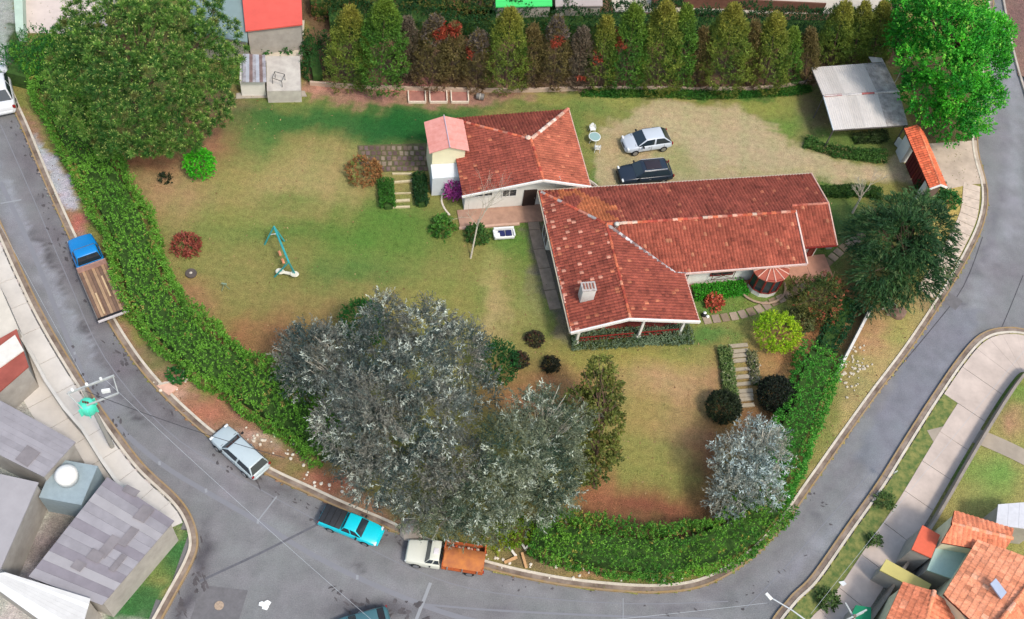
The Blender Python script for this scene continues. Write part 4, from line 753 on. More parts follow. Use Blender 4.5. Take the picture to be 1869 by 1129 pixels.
def st_weep(P, D, C):
    D = D.copy(); D[:, 2] = D[:, 2]*.3+.1; return sprays(P, D, 15, 1.0, .36, .075, .45, C, droop=.5, up=.5)
def thin(P, d):
    g = {}; keep = []
    for i, p in enumerate(P):
        k = tuple((p//d).astype(int)); ok = True
        for a in (-1, 0, 1):
            for b in (-1, 0, 1):
                for c in (-1, 0, 1):
                    for j in g.get((k[0]+a, k[1]+b, k[2]+c), ()):
                        if ((P[j]-p)**2).sum() < d*d: ok = False; break
        if ok: keep.append(i); g.setdefault(k, []).append(i)
    return np.array(keep)
def st_pine(P, D, C):
    P0, D0, C0 = P[::2], D[::2], C[::2]; keep = thin(P, .68); P, D, C = P[keep], D[keep], C[keep]
    N = len(P); k = 60; d = nrm(nrm(D)[:, None, :]*.55+rng.normal(size=(N, k, 3))*.7+np.array([0, 0, .3])).reshape(-1, 3); p = np.repeat(P, k, 0)
    v = leafgeo(p, d, .5*(.8+.3*rng.random(N*k)), .045, .1); c = np.repeat(C, k, 0)
    n2 = 12; d2 = nrm(rng.normal(size=(N, n2, 3))*.55+np.array([0, 0, .7])).reshape(-1, 3); p2 = np.repeat(P, n2, 0)+d2*.3
    v2 = leafgeo(p2, d2, .2, .085, .2); c2 = np.repeat(mixc(S(128, 164, 70), S(178, 192, 108), rng.random(N)), n2, 0)
    vf, cf = sprays(P0-nrm(D0)*.35, D0, 6, .5, .22, .07, 1.2, C0*.62, up=.4)  # filler leaves darkened: shade of the crown interior put into their colour
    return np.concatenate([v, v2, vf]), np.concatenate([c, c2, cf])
# big pine, north west
PINE = plobes([(262, 60, 11, 3.2), (200, 90, 9.5, 3), (320, 70, 9.5, 3), (190, 20, 9, 3), (260, -10, 9, 3.2), (340, 10, 8.5, 3), (150, 130, 7.5, 2.6), (170, 190, 6.5, 2.8), (235, 150, 10, 3.2), (300, 150, 9, 3.2), (360, 110, 7.5, 2.8), (245, 215, 6.5, 3), (310, 220, 6, 2.8), (370, 180, 5.5, 2.4), (280, 250, 4, 1.8), (215, 245, 4.5, 2.0), (395, 120, 5.5, 2), (400, 60, 6, 1.6), (425, 95, 5, 1.2), (120, 170, 6, 1.5), (340, 240, 3.5, 1.6), (395, 210, 4, 1.1), (150, 60, 7, 2)], sub=2, sr=.38)
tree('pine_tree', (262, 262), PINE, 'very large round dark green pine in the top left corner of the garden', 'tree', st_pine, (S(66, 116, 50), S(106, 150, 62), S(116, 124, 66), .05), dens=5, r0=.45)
# eucalyptus group, south
EU1 = plobes([(600, 660, 5, 3.0), (556, 640, 4, 2.2), (548, 690, 3.5, 1.6), (690, 640, 8, 2.7), (778, 600, 9.5, 2.0), (785, 572, 10, .9, 1.2), (835, 640, 8, 2.5), (760, 680, 10, 3), (680, 730, 9, 2.8), (872, 715, 6.5, 1.7), (640, 790, 6, 2.6), (720, 800, 8, 2.8), (800, 760, 9, 2.6), (830, 840, 6, 2.6), (760, 880, 5, 2.8), (690, 870, 4.5, 2.3), (620, 760, 6, 1.8), (700, 570, 7, 1.5), (650, 840, 4, 1.6)], sub=7, sr=.40, k=.68)
EU2 = plobes([(980, 750, 8, 1.8), (1015, 800, 6.5, 2.2), (945, 820, 8, 2.6), (1000, 870, 5.5, 2.6), (915, 890, 6, 2.6), (960, 920, 4, 2.2), (1052, 765, 5, 1.2), (870, 920, 5, 2.3), (1035, 850, 4.5, 1.5)], sub=7, sr=.42, k=.66)
EU3 = plobes([(800, 930, 4, 2.2), (760, 935, 3, 1.5), (850, 965, 3, 1.4), (900, 955, 3, 1.6), (1020, 915, 3, 1.4), (1010, 900, 3.5, 1.4)], sub=4, sr=.42, k=.66)
SV = (S(70, 90, 86), S(142, 140, 128), S(204, 212, 198), .13)
tree('eucalyptus_tree', (740, 800), EU1, 'largest silver grey eucalyptus with mauve left side in the southern garden', 'tree', st_silver, SV, dens=9.5, r0=.4, bark=PALEBARK)
tree('eucalyptus_tree', (970, 880), EU2, 'silver green eucalyptus with small leaves east of the largest one', 'tree', st_silver, (S(58, 82, 66), S(134, 142, 114), S(200, 210, 190), .14), dens=9.5, r0=.3, bark=PALEBARK)
tree('eucalyptus_tree', (830, 960), EU3, 'low grey green eucalyptus regrowth hanging over the white and orange truck', 'tree', st_silver, (S(92, 108, 88), S(128, 136, 108), S(188, 204, 196), .12), dens=8, r0=.2, bark=PALEBARK)
SB = plobes([(1378, 800, 4, 1.5), (1340, 835, 3.6, 1.8), (1405, 835, 3.6, 1.3), (1375, 860, 3.4, 1.5), (1335, 890, 2.6, 1.7), (1395, 895, 2.4, 1.3), (1320, 915, 1.8, 1.2), (1414, 800, 3, .8)], sub=7, sr=.42, k=.66)
tree('silver_tree', (1362, 915), SB, 'small isolated silver blue tree against the southern hedge', 'tree', st_silver, (S(112, 130, 126), S(168, 166, 150), S(206, 222, 218), .2), dens=12, r0=.12, bark=PALEBARK)
# olive conifer, weeping tree, bright tree
OC = plobes([(1096, 672, 6, .7, 1.1), (1092, 700, 5, 1.0), (1110, 720, 4.4, .9), (1055, 735, 4.2, .9), (1092, 745, 4, 1.2), (1104, 780, 3.2, 1.1), (1070, 775, 3.2, .9), (1090, 815, 2.4, 1.2), (1082, 855, 1.6, 1.1), (1110, 830, 2, .7)], sub=2, sr=.45)
tree('olive_conifer', (1085, 890), OC, 'tall olive green conifer between the grey eucalyptus and the bare lawn', 'tree', st_small, (S(74, 90, 38), S(116, 124, 52), S(128, 116, 62), .1), dens=16, r0=.16)
WP = plobes([(1645, 440, 5.2, 2.6), (1600, 430, 4, 2), (1690, 420, 4.2, 2.2), (1610, 490, 3.4, 2.1), (1660, 500, 3.2, 2.3), (1700, 470, 3.4, 1.7), (1640, 395, 4.2, 1.8), (1590, 540, 2, 1.1), (1620, 540, 1.8, 1.1), (1682, 380, 3, 1.3)], sub=2, sr=.4, k=.88)
tree('weeping_tree', (1640, 520), WP, 'dark green weeping tree with stringy branches beside the block path', 'tree', st_weep, (S(36, 74, 40), S(70, 108, 56), S(104, 126, 78), .09), dens=8, r0=.25)
BT = plobes([(1740, 60, 9.5, 3.2), (1690, 40, 8, 2.8), (1790, 60, 8, 2.4), (1745, -10, 8.5, 3), (1690, 110, 7, 2.6), (1740, 120, 8.5, 3), (1790, 120, 7, 2.4), (1690, 170, 5.5, 2.2), (1750, 180, 6, 2.6), (1740, 225, 4, 1.9), (1700, 200, 4.5, 1.6), (1795, 175, 5, 1.6), (1780, 225, 3.4, 1.2), (1650, 70, 6, 1.5), (1650, 20, 6, 1.6), (1810, 90, 6, 1.5)], sub=4, sr=.36, k=.93)
tree('leafy_tree', (1735, 200), BT, 'large vivid bright green leafy tree beside the carport and the road', 'tree', st_broad, (S(34, 130, 32), S(86, 196, 44), S(130, 206, 70), .1), dens=10, r0=.35)
# shrubs
def shrub(name, base, r, label, cat, cols, dens=22, style=st_small, rz=None, sub=4, group=None, z=None, skel=False):
    rz = rz or r*.8; b = A(*base, 0); z = z or rz*.75; lob = [(b[0], b[1], z, r, r, rz)]
    for _ in range(sub):
        u = rng.normal(size=3); u /= np.linalg.norm(u); u[2] = abs(u[2])*.7; s = r*.4; lob.append((b[0]+u[0]*r*.7, b[1]+u[1]*r*.7, z+u[2]*rz*.7, s, s, s))
    e = empty(name, b, label, cat, group); P, D, I = lobe_pts(lob, dens); foliage('foliage', [style(P, D, clumpcol(P, I, *cols))], e)
    MB().bar((0, 0, -.05), (0, 0, z), .07 if r > .6 else .03).build('stem', BARK, e)
    return e
DG = (S(30, 44, 26), S(50, 62, 34)); GN = (S(28, 92, 38), S(52, 122, 44))
shrub('bright_shrub', (369, 316), 1.0, 'single vivid green shrub standing on the lawn below the big pine', 'shrub', (S(40, 160, 24), S(90, 196, 36)), rz=1.3, z=1.1)
shrub('red_shrub', (341, 452), .95, 'round reddish brown shrub alone on the western lawn', 'shrub', (S(128, 62, 52), S(160, 84, 66), S(92, 96, 52), .08), rz=.5)
shrub('dark_shrub', (302, 329), .34, 'tiny near black shrub on the bare soil beside the west hedge', 'shrub', DG)
shrub('topiary_ball', (1315, 752), 1.25, 'clipped dark green ball bush left of the foot of the garden steps', 'topiary', DG+(S(60, 80, 40), .05), dens=90, sub=0, style=st_fine, rz=1.15)
shrub('topiary_ball', (1410, 730), 1.4, 'larger clipped blackish ball bush right of the foot of the garden steps', 'topiary', (S(26, 36, 26), S(42, 50, 32), S(48, 66, 36), .05), dens=90, sub=0, style=st_fine, rz=1.25)
for (x, y, lb) in ((975, 622, 'northern one of three low dark round mound bushes on the lawn'), (948, 660, 'western one of three low dark round mound bushes on the lawn'), (1004, 668, 'eastern one of three low dark round mound bushes on the lawn')):
    shrub('mound_bush', (x, y), .66, lb, 'shrub', (S(46, 50, 32), S(66, 64, 44), S(104, 64, 54), .1), dens=100, sub=0, rz=.4, style=st_fine, group='low mound bushes south west of the house')
shrub('golden_shrub', (1410, 622), 1.6, 'rounded lime yellow shrub above the garden steps', 'shrub', (S(132, 184, 24), S(182, 208, 40), S(150, 180, 44), .1), dens=20, style=st_hedge, rz=1.35, z=1.3)
MS = plobes([(1492, 545, 1.6, 1.7, 1.4), (1468, 530, 1.4, 1.2), (1515, 530, 1.4, 1.2), (1500, 570, 1.1, 1.2), (1475, 555, 1.4, 1.0)], sub=3, sr=.4)
tree('mixed_shrub', (1492, 560), MS, 'large shrub of mixed green and rusty red leaves by the stepping stones', 'shrub', st_hedge, (S(62, 88, 36), S(112, 110, 52), S(176, 98, 70), .22), dens=14, r0=.1, partname='foliage')
shrub('small_grey_shrub', (1458, 592), .95, 'dull olive shrub between the lime shrub and the mixed shrub', 'shrub', (S(84, 96, 52), S(112, 116, 70)), dens=20)
b_ = shrub('rusty_shrub', (664, 322), 1.3, 'sparse rust coloured shrub at the corner of the stone patio', 'shrub', (S(150, 104, 60), S(176, 138, 84), S(120, 130, 60), .2), dens=13, rz=.9, sub=3)
shrub('round_bush', (664, 612), 1.7, 'dark green round bush peeping out above the eucalyptus crown', 'shrub', GN, dens=16, style=st_hedge, rz=1.6, z=1.7)
shrub('round_bush', (902, 680), 1.6, 'dark green round bush on the east side of the largest eucalyptus', 'shrub', (S(26, 80, 36), S(44, 104, 42)), dens=16, style=st_hedge, rz=1.6, z=1.5)
shrub('green_bush', (1728, 372), .8, 'small fresh green bush at the south end of the orange gate roof', 'shrub', GN, dens=20)
shrub('green_bush', (1692, 362), 1.3, 'dark green bush directly below the gatehouse gable', 'shrub', (S(30, 84, 40), S(50, 106, 48)), dens=18, style=st_hedge)
shrub('yellow_bush', (940, 976), 1.1, 'yellow green bush at the west end of the southern hedge', 'shrub', (S(110, 150, 30), S(164, 176, 40), S(70, 120, 40), .2), dens=18, style=st_hedge, rz=1.0)
shrub('yellow_bush', (903, 984), .9, 'small yellow green bush above the tail of the orange truck', 'shrub', (S(120, 140, 40), S(150, 160, 50), S(70, 120, 40), .2), dens=14, style=st_hedge)
for x, y, r, lb in ((487, 94, .5, 'little green bush on the left corner of the shed roof terrace'), (522, 94, .5, 'little green bush above the flat roof of the shed'), (420, 66, 1.1, 'green bush between the teal roof and the shed')): shrub('green_bush', (x, y), r, lb, 'shrub', GN)
for x, y, r, lb in ((1611, 918, .5, 'round green verge plant by the leaning signpost on the east pavement'), (1508, 1096, .55, 'round dark plant in the verge near the bottom of the east pavement'), (1594, 988, .35, 'scruffy weed clump on the inner edge of the east pavement')): shrub('verge_plant', (x, y), r, lb, 'plant', (S(58, 84, 40), S(92, 120, 58)), group='plants on the east verge')
shrub('verge_plant', (324, 690), .5, 'low green weed clump on the red soil verge below the west hedge', 'plant', GN, rz=.3)
shrub('patio_plant', (808, 420), .9, 'low dark green shrub left of the pink terrace corner', 'shrub', (S(52, 104, 34), S(84, 136, 46)), rz=.5)
shrub('patio_plant', (870, 432), .8, 'low green shrub round the foot of the white barked tree', 'shrub', (S(60, 100, 40), S(96, 126, 54)), rz=.5)
# bougainvillea
bg = shrub('flowering_shrub', (826, 355), .75, 'magenta flowering shrub against the white wall of the small house', 'shrub', (S(176, 70, 150), S(212, 120, 190), S(70, 110, 44), .25), dens=34, rz=.7, z=.9); shrub('climbing_shrub', (836, 322), .7, 'green and orange shrub climbing beside the small house annex', 'shrub', (S(76, 96, 40), S(130, 130, 50), S(206, 110, 50), .12), dens=26, z=1.6, rz=.9)
# ---- short grass on the lawn
def lawn_grass():
    v, C = LOTC[0]; n = 90000; i = rng.integers(len(v), size=n); Ci = C[i]; P = v[i]+np.concatenate([rng.uniform(-.15, .15, (n, 2)), np.zeros((n, 1))], 1)
    keep = (rng.random(n) < np.clip((Ci[:, 1]/Ci[:, 0]-.7)*2.2, .05, 1)) & (rng.random(n) < np.clip(vnoise(P, 2.2, 6.)+.55, .1, 1)); P = P[keep]; Ci = Ci[keep]; n = len(P)
    D = rng.normal(size=(n, 3))*.7+np.array([0, 0, .55]); Cg = Ci*np.array([.82, 1.0, .8])*(.75+.5*rng.random((n, 1)))
    return leafgeo(P, D, .13*(.6+.8*rng.random(n)), .07, .4), Cg
gv, gc = lawn_grass(); tag(quads_mesh('grass', gv, gc, LEAF), 'short grass growing in uneven tufts over the garden lawn', 'grass', kind='stuff')
n = 9000; v_, C_ = LOTC[0]; i_ = rng.integers(len(v_), size=n); Pq = v_[i_]+np.concatenate([rng.uniform(-.2, .2, (n, 2)), np.full((n, 1), .02)], 1); pq = PJ(Pq)
nr = np.exp(-(((pq[:, 0]-780)/330)**2+((pq[:, 1]-800)/220)**2))+np.exp(-(((pq[:, 0]-300)/200)**2+((pq[:, 1]-200)/170)**2))+np.exp(-(((pq[:, 0]-1480)/200)**2+((pq[:, 1]-640)/170)**2))+.12
kk = rng.random(n) < nr; Pq = Pq[kk]; m_ = len(Pq); Dq = rng.normal(size=(m_, 3))*np.array([1, 1, .12])
tag(quads_mesh('leaf_litter', leafgeo(Pq, Dq, .2*(.5+rng.random(m_)), .1, .95), mixc(S(120, 80, 52), S(182, 156, 110), rng.random(m_)), LEAF), 'dry fallen leaves scattered over the lawn and the bare soil', 'leaf litter', kind='stuff')
# ---- hedges
def hedge(name, pts, wd, ht, label, cols, dens=7, zc=None, style=st_hedge, step=.5, lump=.35, cat='hedge', group=None, n=5):
    P = smooth_px([(x, y, ht*.75) for x, y in pts], n); P[:, 2] = 0
    seg_ = np.linalg.norm(np.diff(P[:, :2], axis=0), axis=1); L = seg_.sum(); cum = np.concatenate([[0], np.cumsum(seg_)])
    per = wd+2*ht; small = style is st_small; style = st_fine if small else style; dens = dens*2.6 if small else dens; N = int(L*per*dens*1.8); s = rng.random(N)*L; c = np.stack([np.interp(s, cum, P[:, i]) for i in (0, 1)], -1)
    T = np.stack([np.interp(s, cum, np.gradient(P[:, i])) for i in (0, 1)], -1); T = nrm(T); Nn = np.stack([-T[:, 1], T[:, 0]], -1)
    # rounded-box cross section
    t = rng.random(N)*per; side = np.where(t < ht, -1., np.where(t > ht+wd, 1., 0.)); u = np.where(side == 0, (t-ht)/wd*2-1, side); z = np.where(side < 0, t, np.where(side > 0, per-t, ht))
    z = np.where(side == 0, ht-(abs(u)**3)*ht*.13, z)
    Q = np.concatenate([c+Nn*(u*wd/2)[:, None], z[:, None]], 1); lm = vnoise(Q, .85, 4.)*lump+vnoise(Q, 2.1, 8.)*lump*.5
    D = np.concatenate([Nn*(side*.8+u*.2)[:, None], np.where(side == 0, 1., .35)[:, None]], 1); D = nrm(D+rng.normal(size=D.shape)*.25)
    Q = Q+D*(lm-lump*.4+rng.normal(size=N)*.07)[:, None]; Q[:, 2] = np.maximum(Q[:, 2], .08)
    e = empty(name, P[len(P)//2], label, cat, group); C = clumpcol(Q, np.zeros(N, int), *cols); foliage('foliage', [style(Q, D, C)], e)
    if wd > 1.6: core = ribbon('hedge_core', P, wd*.5-.3-lump*.6, -wd*.5+.3+lump*.6, 0, max(ht*.45, ht-1.1), mat('hedge_twigs', S(54, 82, 34), .95, .35, 2.5, c2=S(70, 104, 42), bump=.6), kind=None, parent=None); core.parent = e; core.location = -e.location
    else: core = ribbon('hedge_core', P, wd*.34, -wd*.34, 0, ht*.5, mat('hedge_twigs', S(54, 82, 34), .95, .35, 2.5, c2=S(70, 104, 42), bump=.6), kind=None, parent=None); core.parent = e; core.location = -e.location
    return e
HG = (S(52, 112, 36), S(112, 168, 56), S(156, 146, 76), .05)
hedge('hedge', [(60, 72), (95, 140), (130, 220), (185, 320), (228, 400), (250, 470), (272, 535), (340, 610), (420, 668), (500, 720), (560, 765), (612, 800)], 3.7, 2.3, 'long thick green hedge curving down the western side of the garden', HG, dens=13, lump=.5)
hedge('hedge', [(30, 130), (70, 80), (110, 70), (160, 75)], 3.4, 2.6, 'dark green hedge clump at the north west road corner beside the pine', (S(24, 80, 30), S(44, 112, 40)), dens=7, lump=.5)
hedge('hedge', [(978, 958), (1060, 985), (1130, 1000), (1220, 1005), (1300, 990), (1370, 955), (1415, 900)], 3.2, 2.1, 'broad lush green hedge along the southern curve of the road', (S(58, 118, 38), S(120, 174, 56), S(160, 152, 70), .05), dens=13, lump=.5)
hedge('hedge', [(1402, 900), (1432, 825), (1470, 745), (1488, 690), (1506, 640)], 2.9, 2.0, 'bright green hedge climbing the eastern side below the white wall', (S(56, 134, 44), S(98, 172, 56)), dens=13, lump=.35)
hedge('hedge', [(1506, 640), (1528, 592), (1556, 540)], 1.5, 1.3, 'narrow dark green hedge behind the leaning white wall', (S(24, 72, 36), S(46, 98, 44)), dens=10, lump=.25)
hedge('low_hedge', [(1266, 532), (1310, 528), (1362, 523)], 1.1, .55, 'strip of bright green bedding plants below the long wing windows', (S(36, 122, 24), S(70, 164, 36)), dens=22, style=st_small, lump=.12)
hedge('low_hedge', [(1044, 619), (1110, 618), (1180, 612), (1262, 606)], 1.35, .55, 'silvery green flower bed along the south veranda', (S(84, 108, 80), S(136, 156, 124), S(104, 116, 60), .2), dens=20, style=st_small, lump=.16)
hedge('low_hedge', [(703, 328), (706, 352), (709, 374)], .9, .8, 'short clipped hedge left of the patio steps', (S(40, 92, 28), S(70, 126, 40)), dens=22, style=st_small, lump=.1)
hedge('low_hedge', [(765, 316), (767, 345), (770, 370)], .75, .8, 'short dark clipped hedge right of the patio steps', (S(30, 70, 30), S(52, 92, 36)), dens=22, style=st_small, lump=.1)
hedge('low_hedge', [(1470, 256), (1510, 270), (1560, 280), (1618, 284)], 1.1, .5, 'curving low green hedge between the carport and the sandy drive', (S(52, 100, 40), S(86, 124, 52), S(120, 120, 70), .15), dens=18, style=st_small, lump=.2)
hedge('low_hedge', [(1560, 250), (1590, 249), (1620, 246)], .9, .6, 'dark low hedge right against the front of the carport', (S(44, 66, 34), S(70, 88, 46)), dens=16, style=st_small, lump=.2)
hedge('low_hedge', [(1500, 346), (1540, 345), (1580, 346), (1610, 352)], 1.0, .7, 'low green hedge beside the drive at the north east corner of the house', (S(50, 92, 34), S(88, 118, 48)), dens=18, style=st_small, lump=.2)
hedge('low_hedge', [(1322, 632), (1328, 670), (1333, 712), (1336, 730)], .75, .5, 'leafy border of light green plants left of the garden steps', (S(76, 110, 48), S(130, 148, 88), S(176, 180, 140), .15), dens=22, style=st_small, lump=.06)
hedge('low_hedge', [(1372, 640), (1376, 670), (1380, 700)], .5, .4, 'thin leafy border right of the garden steps', (S(84, 100, 54), S(140, 140, 100), S(190, 180, 160), .15), dens=22, style=st_small, lump=.05)
hedge('grass_border', [(1060, 168), (1180, 170), (1300, 172), (1420, 168), (1480, 160)], .7, .25, 'strip of long dark grass at the foot of the conifer bank', (S(50, 110, 36), S(110, 140, 50)), dens=26, style=st_small, lump=.1, cat='grass border')
DKH = (S(22, 58, 30), S(40, 84, 36), S(84, 84, 40), .06)
hedge('backing_hedge', [(565, 60), (580, 130)], 2.2, 1.6, 'dark green shrubbery between the shed and the first conifer', (S(26, 78, 34), S(54, 100, 40), S(110, 90, 60), .1), dens=12, lump=.6)
hedge('backing_hedge', [(600, 20), (700, 18), (800, 20), (900, 24), (1000, 26), (1100, 28), (1200, 32), (1300, 36), (1400, 40), (1500, 42), (1600, 40), (1650, 40)], 3.6, 2.6, 'dark green bank of shrubbery running behind the conifer row', DKH, dens=12, lump=.9)
hedge('backing_hedge', [(565, -10), (640, -14), (720, -8), (800, 0), (900, 16)], 3, 2.6, 'olive shrubbery at the top edge behind the western conifers', (S(70, 84, 38), S(110, 112, 50), S(150, 100, 70), .2), dens=10, lump=.8)
# conifer row
def conifer(i, tx, ty, bx, by, wpx, kind, lb, redtop=None):
    b = A(bx, by, 0); lo, hi = 1., 14.
    for _ in range(30):
        m_ = (lo+hi)/2; y = PJ(np.array([b[0], b[1], m_]))[1]
        if y > ty: lo = m_
        else: hi = m_
    H_ = m_*.93; top = A(tx, ty, H_); top = b+(top-b)*1.0; top[2] = H_; rad = wpx/20/2*1.08
    rt = empty('cypress_tree', b, lb, 'tree', 'cypress row along the northern bank')
    N = int(H_*rad*150); t = rng.random(N)**.8*.97+.02; az = rng.random(N)*2*pi; prof = np.interp(t, [0, .1, .32, .62, .84, 1], [.62, .88, .96, .74, .42, .05])
    rr = rad*prof*1.1*(.8+.2*rng.random(N)+.17*np.sin(az*3+t*23+i)+.1*np.sin(az*5-t*31)); ax = b[None, :]+(top-b)[None, :]*t[:, None]
    P = ax+np.stack([rr*np.cos(az), rr*np.sin(az), np.zeros(N)], -1); D = np.stack([np.cos(az)*.8, np.sin(az)*.8, .65+.5*t], -1)
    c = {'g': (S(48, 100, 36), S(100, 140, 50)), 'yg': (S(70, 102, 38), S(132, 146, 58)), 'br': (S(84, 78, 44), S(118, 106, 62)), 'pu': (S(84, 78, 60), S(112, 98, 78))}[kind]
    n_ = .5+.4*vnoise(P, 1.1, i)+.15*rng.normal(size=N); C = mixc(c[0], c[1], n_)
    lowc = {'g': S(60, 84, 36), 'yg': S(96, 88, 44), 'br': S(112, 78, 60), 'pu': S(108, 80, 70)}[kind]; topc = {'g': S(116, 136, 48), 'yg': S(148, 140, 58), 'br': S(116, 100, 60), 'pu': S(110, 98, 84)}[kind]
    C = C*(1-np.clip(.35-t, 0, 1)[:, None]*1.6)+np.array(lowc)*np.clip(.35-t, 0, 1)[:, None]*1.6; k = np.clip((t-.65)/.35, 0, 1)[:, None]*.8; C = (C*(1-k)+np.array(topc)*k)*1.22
    if redtop:
        cc = b+(top-b)*redtop[0]; dx = (P[:, 0]-cc[0]-redtop[1])/(rad*.55); dz = (t-redtop[0])/.09; m2 = ((dx*1.5)**2+(dz*1.3)**2 < .8+.5*rng.random(N)) & (P[:, 1] < ax[:, 1]+rad*.3); C[m2] = mixc(S(160, 62, 48), S(176, 88, 60), rng.random(m2.sum()))
        if redtop[2]: m3 = (t > .72) & ~m2 & (rng.random(N) < .6); C[m3] = mixc(S(104, 94, 86), S(126, 114, 104), rng.random(m3.sum()))
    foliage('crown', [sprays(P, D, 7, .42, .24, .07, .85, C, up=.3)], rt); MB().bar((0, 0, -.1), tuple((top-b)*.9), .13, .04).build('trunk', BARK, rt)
CN = [(640, 18, 634, 155, 62, 'yg', None), (704, 0, 692, 162, 72, 'g', None), (744, 36, 742, 150, 36, 'pu', None), (796, 34, 784, 152, 58, 'br', (.82, .45, 1)), (830, 46, 822, 152, 36, 'br', (.9, 0, 0)), (876, 62, 868, 156, 46, 'br', (.66, -.6, 1)), (932, 20, 922, 158, 62, 'yg', None), (974, 50, 962, 156, 36, 'br', None), (1018, 36, 1008, 157, 46, 'br', (.74, .1, 1)), (1064, 56, 1054, 157, 44, 'pu', (.3, .3, 0)), (1108, 34, 1092, 158, 42, 'yg', (.5, -.3, 0)), (1160, 14, 1138, 160, 56, 'g', (.6, -.8, 0)), (1216, 8, 1198, 162, 66, 'yg', None), (1254, 14, 1236, 158, 44, 'g', None), (1284, 56, 1272, 155, 36, 'br', None), (1340, 14, 1316, 160, 74, 'yg', None), (1378, 42, 1362, 154, 34, 'br', None), (1418, 30, 1396, 158, 60, 'yg', None), (1448, 56, 1436, 152, 34, 'g', None), (1480, 56, 1466, 150, 34, 'br', None), (1544, 8, 1512, 122, 50, 'yg', None), (1580, 8, 1552, 122, 42, 'yg', None), (1614, 8, 1588, 122, 42, 'yg', None)]
KN = {'g': 'green', 'yg': 'olive yellow', 'br': 'brownish', 'pu': 'mauve brown'}
ORD = ['first', 'second', 'third', 'fourth', 'fifth', 'sixth', 'seventh', 'eighth', 'ninth', 'tenth', 'eleventh', 'twelfth']
for i, q in enumerate(CN):
    e = ORD[i]+' from the shed' if i < 12 else ORD[len(CN)-1-i]+' from the carport'
    if i == len(CN)-1: e = 'last at the carport end'
    extra = ' with red blossom' if q[6] else ''
    conifer(i, *q[:6], f"{'broad' if q[4] > 50 else 'slim'} {KN[q[5]]} cypress{extra}, {e} of the row", q[6])
# bare trees
def bare(base, top, h, label, r0=.07, n=7, seed=1, lean=None):
    random.seed(seed); b = A(*base, 0); t = A(*top, h); r = empty('bare_tree', b, label, 'tree'); d = Vector(tuple(t-b)); m = MB(); m.bar((0, 0, -.05), d*.45, r0*1.2, r0*.8); m.build('trunk', mat('birch_bark', S(186, 178, 160), .9, .25, 6), r); lm = MB()
    def br(p, dr, L, rad, dep):
        q = p+dr*L; lm.bar(p, q, rad, rad*.6, 5)
        if dep:
            for _ in range(3): nd = (dr+Vector((random.uniform(-.7, .7), random.uniform(-.7, .7), random.uniform(-.2, .6)))).normalized(); br(p+dr*L*random.uniform(.5, 1), nd, L*random.uniform(.55, .8), rad*.55, dep-1)
    for k in range(n): p = d*random.uniform(.35, .5); nd = (d.normalized()*.8+Vector((random.uniform(-.9, .9), random.uniform(-.9, .9), .2))).normalized(); br(p, nd, d.length*random.uniform(.2, .36), r0*.4, 3)
    lm.build('limb', MC['birch_bark'], r); return r
bare((859, 471), (892, 310), 6.0, 'leaning white barked bare tree on the lawn before the small house', .065, 5, 3)
bare((1556, 388), (1592, 322), 3.6, 'pale bare forked tree at the east end of the long roof', .1, 6, 5)

# ================================================================== VEHICLES
TYRE = mat('tyre', S(38, 38, 40), .9, .1, 5); RIM = mat('rim', S(176, 178, 182), .35, .1, metal=.7); CGL = mat('car_glass', S(40, 52, 60), .08, 0, spec=.7); LAMP = mat('headlamp', S(230, 234, 236), .15, 0); TAIL = mat('tail_lamp', S(150, 24, 24), .3, 0); BLK = mat('black_plastic', S(34, 34, 36), .6, 0); CHR = mat('chrome', S(200, 202, 206), .25, 0, metal=.8)
def paint(key, c, rough=.3): return mat('paint_'+key, c, rough, .05, .8, spec=.5)
def bodyloft(st, zb=.28):
    """stations (x, top z, half width)"""
    mb = MB(); R = []
    for x, zt, w_ in st: R.append([(x, -w_*.86, zb), (x, -w_, zb+.14), (x, -w_*1.0, zt-.2), (x, -w_*.93, zt-.04), (x, -w_*.5, zt+.015), (x, 0, zt+.03), (x, w_*.5, zt+.015), (x, w_*.93, zt-.04), (x, w_, zt-.2), (x, w_, zb+.14), (x, w_*.86, zb)])
    n = len(R[0]); v = [p for r in R for p in r]; f = [(k*n+i, k*n+(i+1) % n, (k+1)*n+(i+1) % n, (k+1)*n+i) for k in range(len(R)-1) for i in range(n)]
    return mb.add(v, f+[tuple(range(n)), tuple(range((len(R)-1)*n, len(R)*n))])
